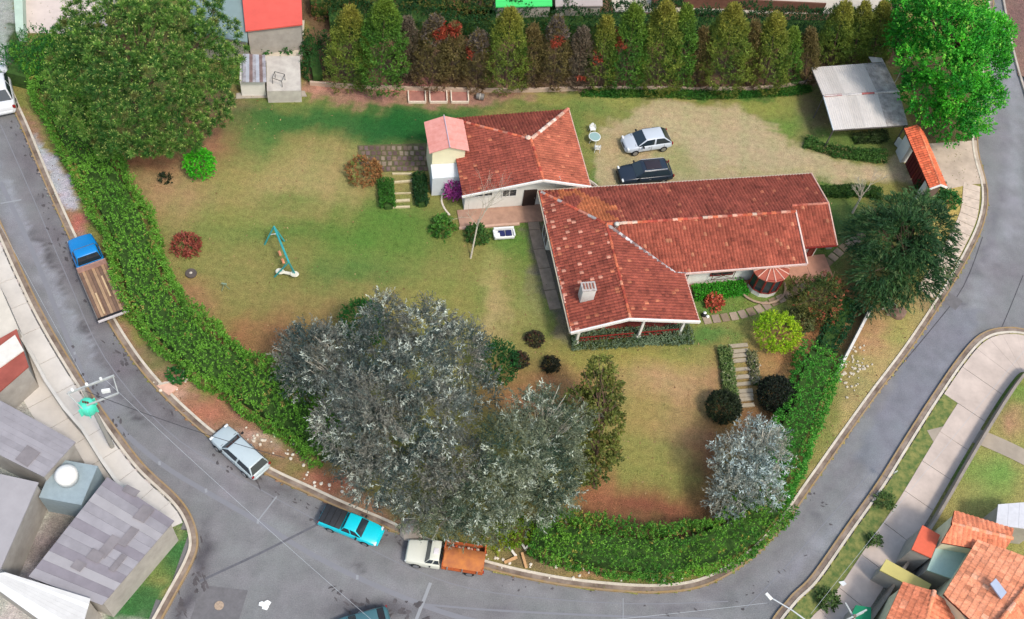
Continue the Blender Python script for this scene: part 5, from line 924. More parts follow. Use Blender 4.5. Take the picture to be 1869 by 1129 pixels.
def cabin(root, xa, xb, xc, xd, wb, wt, zb, zt, pm, rear=True, split=.5, name='cabin'):
    """windscreen foot, roof front, roof rear, rear foot"""
    m = MB(); v = [(xa, -wb, zb), (xa, wb, zb), (xb, -wt, zt), (xb, wt, zt), (xc, -wt, zt), (xc, wt, zt), (xd, -wb, zb), (xd, wb, zb), ((xb+xc)/2, 0, zt+.05)]
    m.add(v, [(0, 1, 3, 2), (6, 4, 5, 7), (0, 2, 4, 6), (1, 7, 5, 3), (2, 3, 8), (3, 5, 8), (5, 4, 8), (4, 2, 8), (0, 6, 7, 1)]); cb = m.build(name, pm, root, bevel=.11, seg=3)
    def pane(nm, q, ins=.07, out=.018):
        q = [np.array(p, float) for p in q]; c = sum(q)/len(q); n_ = nrm(np.cross(q[1]-q[0], q[2]-q[0])); cc = np.array([(xb+xc)/2, 0, (zb+zt)/2])
        if (c-cc)@n_ < 0: n_ = -n_
        q2 = [p+(c-p)/np.linalg.norm(c-p)*ins*1.2+n_*out for p in q]; MB().add(q2+[p-n_*.03 for p in q2], [tuple(range(len(q2)))]+[(i, (i+1) % len(q2), len(q2)+(i+1) % len(q2), len(q2)+i) for i in range(len(q2))]).build(nm, CGL, root)
    pane('windscreen', [v[0], v[1], v[3], v[2]])
    if rear: pane('rear_window', [v[6], v[7], v[5], v[4]])
    for s, (a, b, c, d) in ((-1, (0, 6, 4, 2)), (1, (1, 7, 5, 3))):
        A_, B_, C_, D_ = [np.array(v[k], float) for k in (a, b, c, d)]; mb_ = A_+(B_-A_)*split; mt = D_+(C_-D_)*split
        pane('side_window', [A_, mb_, mt, D_]); pane('side_window', [mb_, B_, C_, mt])
    return cb
def wheels(root, xs, w_, r=.32, wd=.22):
    for x in xs:
        for s in (-1, 1):
            e = MB().wheel((x, s*(w_-wd/2+.03), r), r, wd).build('wheel', TYRE, root, bevel=.03); MB().wheel((x, s*(w_+.035), r), r*.62, .03, 14).build('rim', RIM, e)
def lights(root, xf, xr, w_, zf, zrr, rw=.3):
    for s in (-1, 1):
        MB().box((xf, s*(w_-.2), zf), (.16, rw, .15)).build('headlight', LAMP, root, bevel=.03); MB().box((xr, s*(w_-.12), zrr), (.08, .18, .24)).build('tail_light', TAIL, root, bevel=.02)
        MB().box((xf*.36, s*(w_+.1), 1.0), (.14, .2, .12)).build('wing_mirror', BLK, root, bevel=.03)
def place(name, front, back, z, label, cat, group=None):
    a, b = A(*front, z), A(*back, z); c = (a+b)/2; c[2] = 0; L = np.linalg.norm((a-b)[:2]); return empty(name, c, label, cat, group, rz=atan2(a[1]-b[1], a[0]-b[0])), L
def car(name, front, back, label, pm, L=4.1, W=1.74, H=1.48, st=None, cab=(.95, .35, -1.25, -1.85), belt=.92, hood=.86, rails=None, ground=0., cat='car', group=None, roof=None, plate=True, trunk=None, scale=None):
    r, Lp = place(name, front, back, .6, label, cat, group); r.location[2] = ground; k = L/2; w_ = W/2; s = scale or Lp/L; r.scale = (s, s, s)
    if st is None: st = [(k, hood-.24, w_*.72), (k-.1, hood-.12, w_*.88), (k-.45, hood-.02, w_*.97), (cab[0]+.15, hood+.07, w_), (0, belt, w_), (-k*.6, belt+.02, w_), (-k+.35, belt+.0, w_*.97), (-k+.06, belt-.06, w_*.9), (-k, belt-.22, w_*.84)]
    if trunk is not None: st[-3] = (st[-3][0], trunk, st[-3][2]); st[-2] = (st[-2][0], trunk-.05, st[-2][2])
    bodyloft(st).build('body', pm, r, bevel=.04)
    sm_ = MB(); [sm_.box((x, s_*(w_+.004), .66), (.02, .012, .5)) for x in (cab[0]-.1, (cab[0]+cab[2])/2-.05, cab[2]+.0) for s_ in (-1, 1)]; sm_.box((cab[0]+.12, 0, hood+.075), (.02, W*.8, .012)); sm_.build('panel_gap', BLK, r)
    for s_ in (-1, 1): MB().box(((cab[0]+cab[2])/2+.15, s_*(w_+.012), .78), (.16, .03, .04)).build('door_handle', CHR, r)
    cabin(r, cab[0], cab[1], cab[2], cab[3], w_*.9, w_*.72, belt, H, pm)
    wheels(r, (k*.62, -k*.62), w_); lights(r, k-.14, -k+.04, w_, hood-.16, belt-.12)
    MB().box((k-.02, 0, .42), (.1, W*.72, .2)).build('bumper', BLK if rails else pm, r, bevel=.04); MB().box((-k+.0, 0, .45), (.1, W*.7, .2)).build('bumper', BLK if rails else pm, r, bevel=.04)
    MB().box((k+.03, 0, .55), (.02, .6, .12)).build('grille', BLK, r)
    if rails:
        for sd_ in (-1, 1): m = MB(); m.bar((cab[1]-.05, sd_*w_*.68, H+.05), (cab[2]+.1, sd_*w_*.68, H+.05), .035); m.build('roof_rail', CHR, r)
    if roof: MB().box(((cab[1]+cab[2])/2+.12, 0, H+.045), ((cab[1]-cab[2])*.62, W*.5, .03)).build('sunroof', roof, r, bevel=.01)
    return r
SIL = paint('silver', S(196, 204, 212), .28)
car('hatchback_car', (1138, 264), (1221, 252), 'silver hatchback parked on the sandy drive above the black car', SIL, L=4.0, cab=(1.1, .35, -1.2, -1.9), H=1.46)
car('estate_car', (1129, 320), (1224, 311), 'dark blue black estate car with roof rails against the long roof', paint('navy', S(40, 50, 64), .22), L=4.6, W=1.82, H=1.55, cab=(1.05, .45, -1.7, -2.1), rails=True, roof=mat('sunroof', S(56, 50, 56), .1, 0), belt=.98, hood=.9)
car('estate_car', (397, 786), (478, 860), 'old pale silver estate car parked on the kerb below the west hedge', paint('pale_silver', S(190, 204, 208), .32), L=4.4, W=1.68, H=1.4, cab=(.95, .4, -1.75, -2.1), ground=-.12)
car('white_car', (-14, 118), (4, 204), 'white car cut by the left edge on the upper west road', paint('white', S(226, 228, 232), .3), L=4.4, W=1.8, cab=(.9, .3, -1.2, -1.7), ground=ZR, trunk=.93)
car('teal_car', (610, 1150), (710, 1122), 'dark teal car only just entering at the bottom edge of the junction', paint('teal', S(70, 110, 118), .3), L=4.3, ground=ZR)
# cyan pickup
def pickup(front, back, label, pm):
    r, Lp = place('pickup_truck', front, back, .6, label, 'pickup truck'); L = 4.7; s = Lp/L; r.scale = (s, s, s); r.location[2] = ZR; w_ = .84; k = L/2
    st = [(k, .66, w_*.74), (k-.12, .78, w_*.9), (k-.5, .88, w_*.98), (1.1, .96, w_), (0, 1.0, w_), (-.45, 1.0, w_), (-.5, .98, w_), (-k+.1, .98, w_), (-k, .92, w_*.97)]
    bodyloft(st, .34).build('body', pm, r, bevel=.04); cabin(r, 1.15, .62, -.3, -.52, w_*.92, w_*.76, .98, 1.5, pm)
    cv = MB().box((-1.45, 0, 1.05), (1.72, 1.5, .08)); cv.build('bed_cover', mat('cover_black', S(48, 50, 54), .5, .15, 2), r, bevel=.03)
    for x in (-1.0, -1.45, -1.9): MB().bar((x, -.74, 1.1), (x, .74, 1.1), .02).build('cover_bow', BLK, r)
    wheels(r, (1.45, -1.35), w_, .34); lights(r, k-.12, -k+.04, w_, .7, .82); MB().box((k+.02, 0, .45), (.1, 1.3, .2)).build('bumper', pm, r, bevel=.04); MB().box((-k-.03, 0, .5), (.1, 1.3, .16)).build('bumper', CHR, r, bevel=.03); return r
pickup((694, 978), (588, 936), 'bright cyan pickup truck with a black bed cover at the kerb', paint('cyan', S(20, 206, 222), .3))
# blue flatbed truck
r, Lp = place('flatbed_truck', (146, 436), (207, 576), .7, 'bright blue flatbed truck with an empty brown bed beside the west hedge', 'truck'); BL = paint('blue', S(16, 132, 204), .35); s = Lp/6.6; r.scale = (s, s*.86, s); r.location[2] = ZR
bodyloft([(3.3, .95, .7), (3.15, 1.15, .9), (2.4, 1.25, .98), (1.9, 1.3, 1.0), (1.0, 1.32, 1.02), (.75, 1.3, 1.0)], .4).build('body', BL, r, bevel=.06); cabin(r, 1.95, 1.55, .85, .78, .92, .8, 1.28, 2.0, BL)
MB().box((-1.4, 0, .75), (3.9, .8, .22)).build('chassis', BLK, r); bed = empty('flatbed', (-1.4, 0, .95)); bed.parent = r
BR = [mat('bed_board_a', S(140, 112, 92), .9, .2, 2), mat('bed_board_b', S(120, 96, 82), .9, .2, 2), mat('bed_board_c', S(172, 142, 112), .9, .2, 2)]
for k in range(9): MB().box((0, -.92+.23*k, 0), (3.9, .21, .07+.01*(k % 2))).build('board', BR[(k*2) % 3], bed)
for sy in (-1, 1): MB().box((0, sy*1.07, .03), (3.95, .06, .16)).build('side_rail', mat('rail_grey', S(120, 112, 106), .7, .2), bed)
MB().box((1.93, 0, .25), (.08, 2.1, .5)).build('headboard', mat('rail_pink', S(176, 140, 130), .7, .2), bed); MB().box((-2.05, 0, -.1), (.12, 2.2, .12)).build('rear_bar', mat('rail_white', S(206, 200, 200), .6, .1), bed); MB().box((-1.95, 0, .02), (.1, 2.3, .1)).build('tail_rail', BLK, bed)
for q in (.2, -.9): MB().box((q, -.35 if q > 0 else .5, .09), (1.7, .12, .06)).build('loose_plank', mat('pale_wood', S(206, 178, 140), .8, .15), bed)
wheels(r, (2.3, -2.3), 1.0, .42, .26); lights(r, 3.2, -3.36, .95, .85, .8)
# white and orange truck
r, Lp = place('stake_truck', (742, 1002), (884, 1024), .8, 'old cream bonneted truck with an orange covered load bed', 'truck'); CRM = paint('cream', S(220, 220, 206), .4); s = Lp/6.3; r.scale = (s, s, s); r.location[2] = ZR
bodyloft([(3.15, .95, .78), (3.05, 1.12, .92), (2.2, 1.22, 1.0), (1.5, 1.3, 1.04), (.5, 1.32, 1.05), (.3, 1.3, 1.03)], .4).build('body', CRM, r, bevel=.07); cabin(r, 1.55, 1.2, .42, .34, .95, .84, 1.3, 1.95, CRM); MB().box((.75, .1, 2.02), (.4, .5, .04)).build('roof_patch', mat('patch_lilac', S(226, 220, 224), .5, .1), r, bevel=.01)
MB().box((-1.5, 0, .75), (3.3, .9, .22)).build('chassis', BLK, r); ORG = mat('orange_tarp', S(214, 134, 70), .8, .1, 1.1, c2=S(160, 96, 66)); OM = mat('orange_steel', S(190, 96, 50), .7, .25, 3)
MB().box((-1.5, 0, .95), (3.3, 2.2, .1)).build('bed_floor', mat('bed_brown', S(120, 80, 60), .9, .2), r)
tm = MB(); ys = [-.55, -.2, .2, .6, 1.12]; zs = [1.72, 1.95, 2.0, 1.95, 1.7]; v = []; f = []
for i, x in enumerate([.1, -.9, -1.6, -2.3, -3.12]):
    for y, z in zip(ys, zs): v.append((x, y, z+.04*sin(i*2.3+y*3)))
for i in range(4):
    for j in range(4): f.append((i*5+j, i*5+j+1, (i+1)*5+j+1, (i+1)*5+j))
tm.add(v, f); v2 = [(a, b, c-.04) for a, b, c in v]; tm.add(v2, f); tm.build('tarpaulin', ORG, r, smooth=True)
for x in (.12, -3.1): MB().box((x, 0, 1.4), (.1, 2.2, .9)).build('end_board', OM, r)
for sy in (-1, 1):
    for z in (1.1, 1.4) if sy < 0 else (1.1, 1.35, 1.6): MB().box((-1.5, sy*1.1, z), (3.2, .06, .12)).build('side_board', OM, r)
    for x in (-.3, -1.5, -2.7): MB().box((x, sy*1.15, 1.3), (.1, .05, .8)).build('stake', mat('stake_grey', S(150, 136, 130), .7, .2), r)
for k in range(9): MB().lathe((-.5-.25*k, -.82+.1*random.random(), 1.05), [(.05, 0), (.14, .08), (.12, .22), (.03, .28)], 8).build('load_sack', mat('sack_%d' % (k % 3), (S(226, 170, 150), S(214, 90, 50), S(230, 206, 190))[k % 3], .8, .1), r)
wheels(r, (2.2, -2.1), 1.0, .42, .26); lights(r, 3.06, -3.2, .95, .85, .85)

# ================================================================== GARDEN FURNITURE AND SMALL THINGS
TEAL = mat('teal_paint', S(58, 166, 168), .5, .2, 3); WPL = mat('white_plastic', S(238, 240, 238), .4, .03)
a1_, a2_ = A(500, 413, 2.3), A(527, 478, 2.3); sw_ = empty('swing_set', ((a1_+a2_)/2*np.array([1, 1, 0])), 'teal metal swing set with two orange seats and a glider on the lawn', 'swing set'); o_ = np.array(sw_.location)
MB().bar(a1_-o_, a2_-o_, .085).build('top_bar', TEAL, sw_)
for ap, ft in ((a1_, (483, 446)), (a1_, (519, 440)), (a2_, (501, 505)), (a2_, (541, 504))): MB().bar(ap-o_, A(*ft)-o_, .065).build('leg', TEAL, sw_)
MB().bar((a1_*.55+A(483, 446)*.45)-o_, (a1_*.55+A(519, 440)*.45)-o_, .035).build('brace', WPL, sw_)
ORS = mat('orange_seat', S(232, 150, 110), .5, .05)
for t in (.36, .58):
    p = a1_*(1-t)+a2_*t-o_; q = np.array([p[0]-.1, p[1]-.05, .5]); se = MB().box(tuple(q), (.2, .5, .05), rz=atan2(*(a2_-a1_)[1::-1])-pi/2).build('seat', ORS, sw_, bevel=.02); ch_ = MB(); [ch_.bar(q+np.array([0, d, 0]), p+np.array([0, d, 0]), .012) for d in (-.22, .22)]; ch_.build('chain', CHR, sw_)
p = a1_*.1+a2_*.9-o_; gl = MB()
for d in (-.6, .55): gl.lathe((p[0]+d-.1, p[1]-.1, .45), [(.3, 0), (.36, .08), (.3, .16), (.05, .12)], 14, 1, .8)
gl.box((p[0]-.1, p[1]-.1, .48), (1.1, .25, .06)); gl.build('glider_seat', mat('cream_plastic', S(226, 222, 204), .5, .08), sw_); gb = MB(); [gb.bar((p[0]+d-.1, p[1]-.1, .5), p, .02) for d in (-.5, .45)]; gb.build('glider_rod', TEAL, sw_)
def lawnchair(px, py, rz, label):
    r = empty('garden_chair', A(px, py, 0), label, 'chair', 'white chairs by the glass table', rz=rz); MB().box((0, 0, .44), (.5, .48, .05)).build('seat', WPL, r, bevel=.03)
    MB().tube([(-.24+.12*k*1, .24, .46+.42*sin(pi*k/4)) for k in range(5)], .035).box((0, .23, .66), (.3, .03, .3)).build('backrest', WPL, r)
    for x in (-.2, .2):
        for y in (-.2, .2): MB().bar((x, y, .44), (x*1.2, y*1.2, 0), .025).build('leg', WPL, r)
        MB().tube([(x*1.2, .22, .7), (x*1.25, -.1, .66), (x*1.2, -.2, .44)], .025).build('armrest', WPL, r)
lawnchair(1080, 240, radians(20), 'white garden chair with open back north of the round glass table'); lawnchair(1089, 275, radians(190), 'white garden chair south of the round glass table')
t_ = empty('garden_table', A(1083, 259, 0), 'round glass topped white garden table on the grass beside the silver car', 'table'); MB().lathe((0, 0, .7), [(.48, 0), (.5, .02), (.48, .05)], 24).build('table_top', mat('table_glass', S(150, 180, 176), .2, .05), t_); MB().lathe((0, 0, .68), [(.5, 0), (.54, 0), (.54, .06), (.5, .06)], 24).build('table_rim', WPL, t_)
for k in range(4): MB().bar((.3*cos(k*pi/2+.6), .3*sin(k*pi/2+.6), .7), (.42*cos(k*pi/2+.6), .42*sin(k*pi/2+.6), 0), .025).build('leg', WPL, t_)
bn = empty('garden_sofa', A(919, 432, 0), 'white garden sofa with dark blue cushions on the grass west of the long house', 'garden sofa', rz=radians(18)); MB().box((0, 0, .3), (1.7, .75, .3)).box((0, .36, .6), (1.7, .14, .5)).box((-.84, 0, .52), (.14, .7, .22)).box((.84, 0, .52), (.14, .7, .22)).build('frame', WPL, bn, bevel=.04)
for x in (-.2, .38): MB().box((x, -.02, .52), (.52, .55, .14)).build('cushion', mat('blue_cushion', S(36, 44, 92), .8, .15), bn, bevel=.04)
MB().box((-.62, -.25, .5), (.45, .5, .3)).build('side_box', WPL, bn, bevel=.03)
ty = empty('old_tyre', A(349, 500, 0), 'worn grey tyre with a pale centre lying by the west hedge', 'tyre'); MB().lathe((0, 0, .0), [(.26, 0), (.42, 0), (.45, .1), (.42, .2), (.26, .2)], 20).build('tread', mat('tyre_old', S(92, 84, 80), .9, .2), ty); MB().lathe((0, 0, .1), [(.1, 0), (.12, .1), (.05, .14)], 10).build('hub', CONC, ty)
sp = empty('spring_toy', A(411, 526, 0), 'small faded green play animal stand on the western lawn', 'play equipment'); m = MB(); [m.bar((0, 0, .6), (.35*cos(k*2.1), .35*sin(k*2.1), 0), .025) for k in range(3)]; m.box((0, 0, .62), (.4, .12, .1)); m.build('frame', mat('faded_green', S(132, 150, 124), .7, .1), sp)
# patio of rough stones
pt = empty('patio', A(715, 290, 0), kind='structure'); SM = [mat('stone_%d' % k, c, .95, .25, 3) for k, c in enumerate((S(122, 104, 88), S(138, 118, 98), S(104, 84, 78), S(146, 130, 112), S(118, 98, 96)))]
MB().prism([A(*p)[:2] for p in ((652, 265), (782, 261), (783, 311), (695, 314), (690, 300), (654, 300))], -.05, .015).build('patio_bed', mat('patio_bed', S(100, 96, 66), .95, .3, 3), pt, world=True)
random.seed(11)
for j in range(5):
    for i in range(13):
        x0, y0 = 654+i*10.0+random.uniform(-1, 1)+(j % 2)*3, 266+j*9.4
        if y0 > 298 and x0 < 690 or x0 > 774: continue
        q = [(x0+.8+random.uniform(0, 1.6), y0+.6+random.uniform(0, 1.2)), (x0+9-random.uniform(0, 1.6), y0+.6+random.uniform(0, 1.2)), (x0+9.2-random.uniform(0, 1.4), y0+8.6-random.uniform(0, 1.2)), (x0+.8+random.uniform(0, 1.4), y0+8.6-random.uniform(0, 1.2))]
        MB().prism([A(*p)[:2] for p in q], -.02, .05+random.uniform(0, .03)).build('paving_stone', SM[random.randrange(5)], pt, world=True)
# steps
def steps(label, rows, m, n='garden_steps'):
    r = empty(n, A(*rows[len(rows)//2][0], 0), label, 'steps')
    for (a, b, wd) in rows:
        P, Q = A(*a), A(*b); seg(r, P-np.array(r.location), Q-np.array(r.location), wd*random.uniform(.85, 1.15), -.05, .12+random.uniform(0, .05), m, 'sleeper')
TIM = mat('weathered_timber', S(198, 186, 164), .95, .25, 4, c2=S(160, 146, 122)); TIM2 = mat('pale_stone_edge', S(206, 192, 156), .95, .2, 4)
steps('flight of weathered timber sleepers between leafy borders in the south east garden', [((1330+i*.0+dx, y), (1364+dx, y-3), .3) for i, (y, dx) in enumerate(((633, 0), (643, 1), (651, 2), (660, 3), (676, 5), (690, 7), (703, 8), (716, 9), (724, 10), (731, 10), (742, 12)))], TIM)
steps('short flight of pale stone edged steps below the stone patio', [((716, 318), (752, 318), .15), ((716, 334), (752, 331), .18), ((716, 354), (750, 353), .12), ((717, 368), (748, 366), .2), ((717, 379), (748, 378), .16)], TIM2)
# stepping stones
pth = empty('garden_path', A(1380, 570, 0), kind='structure'); SPL = smooth_px([(1290, 584), (1320, 580), (1350, 575), (1385, 564), (1410, 552), (1440, 538), (1460, 525), (1480, 506), (1500, 488), (1520, 470), (1545, 448), (1575, 430)], 8); sg_ = np.linalg.norm(np.diff(SPL[:, :2], axis=0), axis=1); cm_ = np.concatenate([[0], np.cumsum(sg_)]); SS = [mat('slab_%d' % k, c, .95, .15, 3) for k, c in enumerate((S(166, 148, 128), S(154, 136, 120), S(140, 122, 100)))]
k = 0
while k*.78 < cm_[-1]:
    s_ = k*.78; x, y = np.interp(s_, cm_, SPL[:, 0]), np.interp(s_, cm_, SPL[:, 1]); x2, y2 = np.interp(s_+.1, cm_, SPL[:, 0]), np.interp(s_+.1, cm_, SPL[:, 1]); MB().box((x-pth.location[0], y-pth.location[1], .03), (.62, .74, .1), rz=atan2(y2-y, x2-x)+random.uniform(-.05, .05)).build('stepping_stone', SS[k % 3], pth); k += 1
# path along the west wall
wp_ = empty('house_path', A(985, 450, 0), kind='structure'); W1 = [(970, 385), (976, 420), (984, 455), (994, 490), (1004, 530), (1014, 565)]
for a, b in zip(W1[:-1], W1[1:]):
    P, Q = A(*a), A(*b); seg(wp_, P-np.array(wp_.location)+.0, (P+(Q-P)*.97)-np.array(wp_.location), .95, -.05, .05, PATHC, 'paving_slab')
# flower bed and pots
rb = shrub('flower_bed', (1302, 556), .55, 'round bed of red leaved plants with two white flower heads on the lawn', 'flower bed', (S(160, 60, 44), S(196, 96, 70), S(110, 60, 50), .1), dens=40, rz=.35, sub=2)
for dx, dy in ((-.12, .25), (.25, .5)): MB().lathe((dx, dy, .5), [(.05, 0), (.12, .06), (.04, .12)], 8).build('flower_head', mat('cream_petals', S(236, 226, 190), .8, .1), rb)
gn = empty('garden_ornament', A(1284, 576, 0), 'small black and white ornament at the start of the stepping stones', 'ornament'); MB().lathe((0, 0, 0), [(.22, 0), (.2, .25), (.1, .35)], 10).build('base', BLK, gn); MB().lathe((0, 0, .35), [(.08, 0), (.14, .12), (.04, .22)], 10).build('head', WPL, gn); MB().lathe((.3, -.1, 0), [(.12, 0), (.14, .2), (.04, .3)], 10).build('companion', WPL, gn)
rs = [A(*p) for p in ((808, 352), (806, 366), (811, 380), (820, 392))]; re_ = empty('stone_edging', rs[0], 'short curved row of small white stones left of the flowering shrub', 'edging'); rr_ = smooth_w(rs, 5)
for p in rr_: MB().lathe(tuple(p-np.array(re_.location)), [(.08, -.02), (.1, .06), (.04, .12)], 6).build('stone', mat('white_stone', S(226, 216, 200), .9, .1), re_)
# retaining kerb on the north bank, cold frames, barrel
nb = empty('retaining_wall', A(1000, 165, 0), 'long low whitewashed retaining wall at the foot of the cypress row', 'wall'); oo = np.array(nb.location); NB = smooth_px([(566, 154), (640, 160), (740, 163), (850, 166), (960, 167), (1060, 164), (1180, 163), (1300, 165), (1400, 162), (1478, 152)], 5)
for k in range(0, len(NB)-1, 2): seg(nb, NB[k]-oo, NB[min(k+2, len(NB)-1)]-oo, .22, -.05, .35+.06*random.random(), mat('whitewash', S(222, 198, 176), .9, .25, 2, c2=S(196, 170, 148)), 'wall_bay')
for x, lb in ((745, 'western white rimmed planting frame beside the retaining wall'), (784, 'middle white rimmed planting frame beside the retaining wall'), (823, 'eastern white rimmed planting frame beside the retaining wall')):
    fr = empty('planting_frame', A(x, 188, 0), lb, 'planting frame', 'planting frames by the retaining wall'); c4 = [A(x, 168), A(x+31, 168), A(x+32, 188), A(x+1, 188)]
    for a, b in ((0, 3), (3, 2), (2, 1)): seg(fr, c4[a]-np.array(fr.location), c4[b]-np.array(fr.location), .1, -.05, .25, mat('frame_cream', S(232, 216, 196), .8, .1), 'frame_board')
    MB().prism([p[:2] for p in c4], 0, .04).build('soil_bed', mat('bed_soil', S(166, 116, 104), .95, .2, 2), fr, world=True)
br = empty('barrel', A(876, 180, 0), 'small grey metal barrel lying by the retaining wall', 'barrel'); MB().wheel((0, 0, .3), .3, .7, 16, 'x').build('drum', mat('drum_grey', S(130, 126, 122), .6, .2, metal=.2), br, bevel=.02); MB().wheel((0, 0, .3), .315, .06, 16, 'x').build('band', CONC, br)
# leaning white wall, boulders, rubble
ww = empty('white_wall', A(1560, 620, 0), 'leaning straight white garden wall above the stony verge', 'wall'); P, Q = A(1591, 560, .9), A(1529, 680, .9); oo = np.array(ww.location)
for k in range(6): a = P+(Q-P)*k/6; b = P+(Q-P)*(k+.97)/6; seg(ww, a-oo, b-oo, .2, -.05, 1.0, mat('wall_white', S(216, 212, 204), .9, .12, 2), 'wall_panel')
def rock(px, py, r, m, label, name='boulder', cat='boulder', group=None, sz=.7):
    me = bmesh.new(); bmesh.ops.create_icosphere(me, subdivisions=2, radius=1)
    for v in me.verts: k = 1+.18*random.uniform(-1, 1); v.co = Vector((v.co.x*r*k, v.co.y*r*.85*k, max(v.co.z*r*sz*k, -.1)))
    d = bpy.data.meshes.new(name); me.to_mesh(d); me.free(); o = link(name, d, m); o.location = tuple(A(px, py, .05)); o.rotation_euler = (0, 0, random.random()*6); return tag(o, label, cat, group)
rock(1635, 572, .75, mat('brown_rock', S(138, 112, 98), .9, .2, 2, bump=.4), 'large brown boulder on the verge under the weeping tree', sz=1.1)
rock(749, 965, .8, mat('grey_rock', S(150, 142, 134), .9, .15, 2, bump=.3), 'flat grey boulder on the kerb ahead of the cream truck', sz=.6)
wr_ = [rock(x, y, r, mat('verge_stone', S(196, 186, 166), .9, .15), 'small loose white stone among the rubble on the east verge', 'white_stone', 'stone', 'loose white stones on the east verge', .6) for x, y, r in [(1560+random.gauss(0, 11), 655+random.gauss(0, 16), random.uniform(.06, .14)) for _ in range(34)]+[(1545+random.gauss(0, 10), 690+random.gauss(0, 12), random.uniform(.07, .17)) for _ in range(22)]+[(1620+random.gauss(0, 12), 560+random.gauss(0, 6), random.uniform(.1, .2)) for _ in range(10)]]
lt = [rock(x, y, random.uniform(.05, .15), MC['white_stone'], 'small pale stone scattered on the south west verge', 'pale_stone', 'stone', 'pale stones on the south west verge', .6) for x, y in [(x0+random.gauss(0, s1), y0+random.gauss(0, s2)) for x0, y0, s1, s2, n in ((470, 800, 26, 12, 14), (540, 830, 26, 12, 12), (600, 885, 40, 10, 12), (330, 690, 20, 16, 12), (940, 1020, 40, 10, 16), (1040, 1045, 30, 6, 8), (1230, 1058, 60, 5, 8)) for _ in range(n)]]
PLK = mat('white_plank', S(228, 222, 212), .7, .1); PW_ = mat('raw_wood', S(206, 162, 116), .8, .15)
for i, (a, b, wd, m, lb) in enumerate((((924, 992), (941, 1016), .16, PLK, 'long white plank leaning over the rubbish heap behind the orange truck'), ((920, 1028), (943, 1018), .2, PW_, 'tan board lying flat on the rubbish heap'), ((952, 1010), (960, 1038), .18, PW_, 'tan board standing upright beside the rubbish heap'), ((952, 994), (958, 1004), .14, PLK, 'first short white plank under the yellow bush'), ((958, 1004), (964, 998), .14, PLK, 'second short white plank under the yellow bush, crossing the first'))):
    P, Q = A(*a), A(*b); r = seg(None, P, Q, wd, .1+.03*i, .18+.03*i, m, 'plank'); tag(r, lb, 'plank')
for x, y in ((478, 1102), (488, 1100), (484, 1108)): o = MB().add([(A(x, y)[0]+a, A(x, y)[1]+b, ZR+.03+c) for a, b, c in ((-.2, -.1, 0), (.15, -.15, .05), (.22, .12, .02), (-.05, .2, .08), (-.22, .1, .03))], [(0, 1, 2, 3, 4)]).build('paper_litter', WPL); tag(o, 'crumpled white paper litter on the asphalt of the junction', 'litter', 'paper litter on the junction')
tag(MB().prism([A(*p)[:2] for p in ((1540, 1060), (1545, 1066), (1538, 1070), (1530, 1062))], 0, .05).build('paper_litter', WPL), 'single pale scrap on the grass strip of the east pavement', 'litter')
bs = empty('concrete_slab', A(305, 700, 0), 'square pink edged concrete slab with raised rim on the west verge', 'slab'); MB().prism([A(*p)[:2] for p in ((286, 705), (302, 696), (326, 708), (308, 722))], -.05, .12).build('slab_top', mat('pink_slab', S(214, 174, 154), .9, .15, 2), bs, world=True); MB().box((0, 0, .16), (1.2, .12, .1), rz=.5).build('rim', CONC, bs)
# transformer pole, street lamp, wires
tp = empty('utility_pole', A(205, 815, 0), 'concrete utility pole carrying a bright turquoise transformer over the west pavement', 'utility pole'); o_ = np.array(tp.location); TP = A(165, 715, 7.2)
MB().bar((0, 0, -.1), (0, 0, 8.2), .17, .11).build('mast', mat('pole_concrete', S(160, 158, 152), .9, .1, 2), tp); top = np.array([0, 0, 8.0])
WD = mat('cross_arm', S(176, 180, 178), .7, .2)
MB().box((.3, .5, 8.1), (2.9, .12, .12), rz=radians(38)).build('cross_arm', WD, tp); MB().box((1.1, -.1, 7.5), (2.0, .1, .1), rz=radians(38)).build('cross_arm', WD, tp); MB().bar((-.9, -.4, 8.1), (.1, -.9, 7.3), .04).bar((1.4, 1.3, 8.1), (1.9, .5, 7.5), .04).build('bracket', WD, tp)
TQ = mat('turquoise', S(92, 226, 196), .4, .08, 2); tq = MB().lathe((.15, -.5, 6.3), [(.4, 0), (.45, .1), (.45, 1.0), (.38, 1.08)], 16).build('transformer', TQ, tp, smooth=True)
for k in range(6): MB().box((.15+.52*cos(k*pi/3), -.5+.52*sin(k*pi/3), 6.8), (.06, .2, .8), rz=k*pi/3+pi/2).build('cooling_fin', TQ, tq)
for k in range(3): MB().lathe((-.6+.7*k, -.2+.55*k, 8.15), [(.05, 0), (.1, .08), (.06, .16), (.1, .22), (.04, .32)], 8).build('insulator', WPL, tp); MB().lathe((.0+.15*k, -.5, 7.36), [(.04, 0), (.07, .1), (.03, .25)], 8).build('bushing', mat('brown_ins', S(110, 70, 56), .4, .1), tp)
MB().box((1.2, .4, 7.75), (.5, .16, .3), rz=.4).build('fuse_switch', WPL, tp)
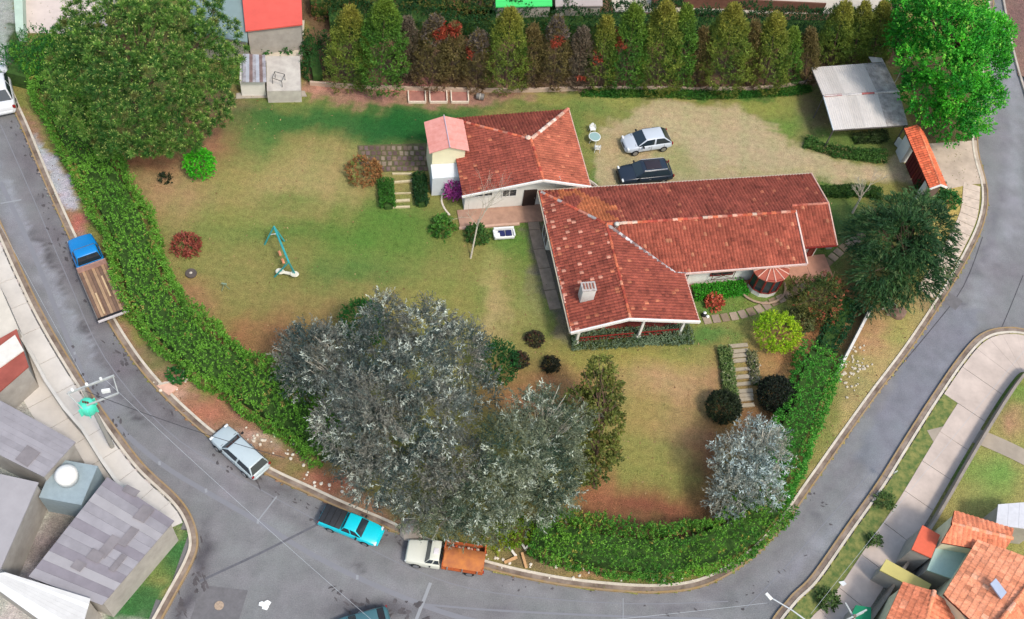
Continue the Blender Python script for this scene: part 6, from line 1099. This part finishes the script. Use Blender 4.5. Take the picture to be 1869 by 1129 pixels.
sl_ = empty('street_lamp', A(1462, 1190, 0), 'thin street lamp arm reaching over the road at the bottom edge', 'street lamp'); o_ = np.array(sl_.location); hd = A(1403, 1088, 5.0); MB().bar((0, 0, 0), (0, 0, 4.4), .08, .06).build('mast', mat('lamp_grey', S(200, 204, 206), .6, .1), sl_); MB().tube([(0, 0, 4.35), tuple((hd-o_)*.6+np.array([0, 0, 1.95])), tuple(hd-o_)], .045).build('arm', MC['lamp_grey'], sl_); MB().box(tuple(hd-o_), (.5, .22, .12), rz=2.4).build('lamp_head', FASC, sl_, bevel=.03)
up = empty('utility_pole', A(1500, 1185, 0), 'wooden crossarm pole at the bottom edge beside the street lamp', 'utility pole'); MB().bar((0, 0, 0), (-.2, .3, 6.4), .14, .1).build('mast', mat('pole_wood', S(130, 116, 104), .9, .2), up)
for z, a in ((6.3, .6), (5.8, .6), (6.1, 2.1)): MB().box((-.2, .3, z), (1.9, .1, .1), rz=a).build('cross_arm', WD, up)
sp_ = empty('signpost', A(1625, 875, 0), 'small leaning pale signpost in the grass strip of the east pavement', 'signpost'); MB().bar((0, 0, 0), (-.35, -.25, 1.7), .035).build('post', CHR, sp_); MB().box((-.35, -.25, 1.7), (.3, .04, .3), rz=.6).build('sign_plate', mat('plate', S(200, 206, 200), .6, .1), sp_)
CAB = mat('cable', S(180, 184, 188), .6, 0); CABD = mat('cable_dark', S(66, 66, 70), .7, 0)
def wire(p, q, sag, rad, m, label):
    p, q = np.array(p), np.array(q); pts = [p*(1-t)+q*t-np.array([0, 0, sag*4*t*(1-t)]) for t in np.linspace(0, 1, 15)]; r = MB().tube(pts, rad, 4).build('overhead_cable', m); tag(r, label, 'cable')
t0 = np.array([tp.location[0], tp.location[1], 8.1])
wire(t0+(.2, .3, 0), A(-60, 300, 8), .6, .011, CAB, 'overhead cable running up the west road from the transformer pole')
wire(t0+(1, 1, 0), A(700, 1150, 8), .6, .011, CAB, 'overhead cable running down to the junction from the transformer pole')
wire(t0, A(520, 835, 5), .5, .022, CABD, 'dark thick cable crossing the west road to the silver estate car')
wire(A(1480, 1120, 6), A(1869, 640, 6), .5, .011, CAB, 'overhead cable along the east pavement')
wire(A(1400, 1100, 6), A(780, 1160, 6), .4, .011, CAB, 'overhead cable over the southern road from the street lamp')
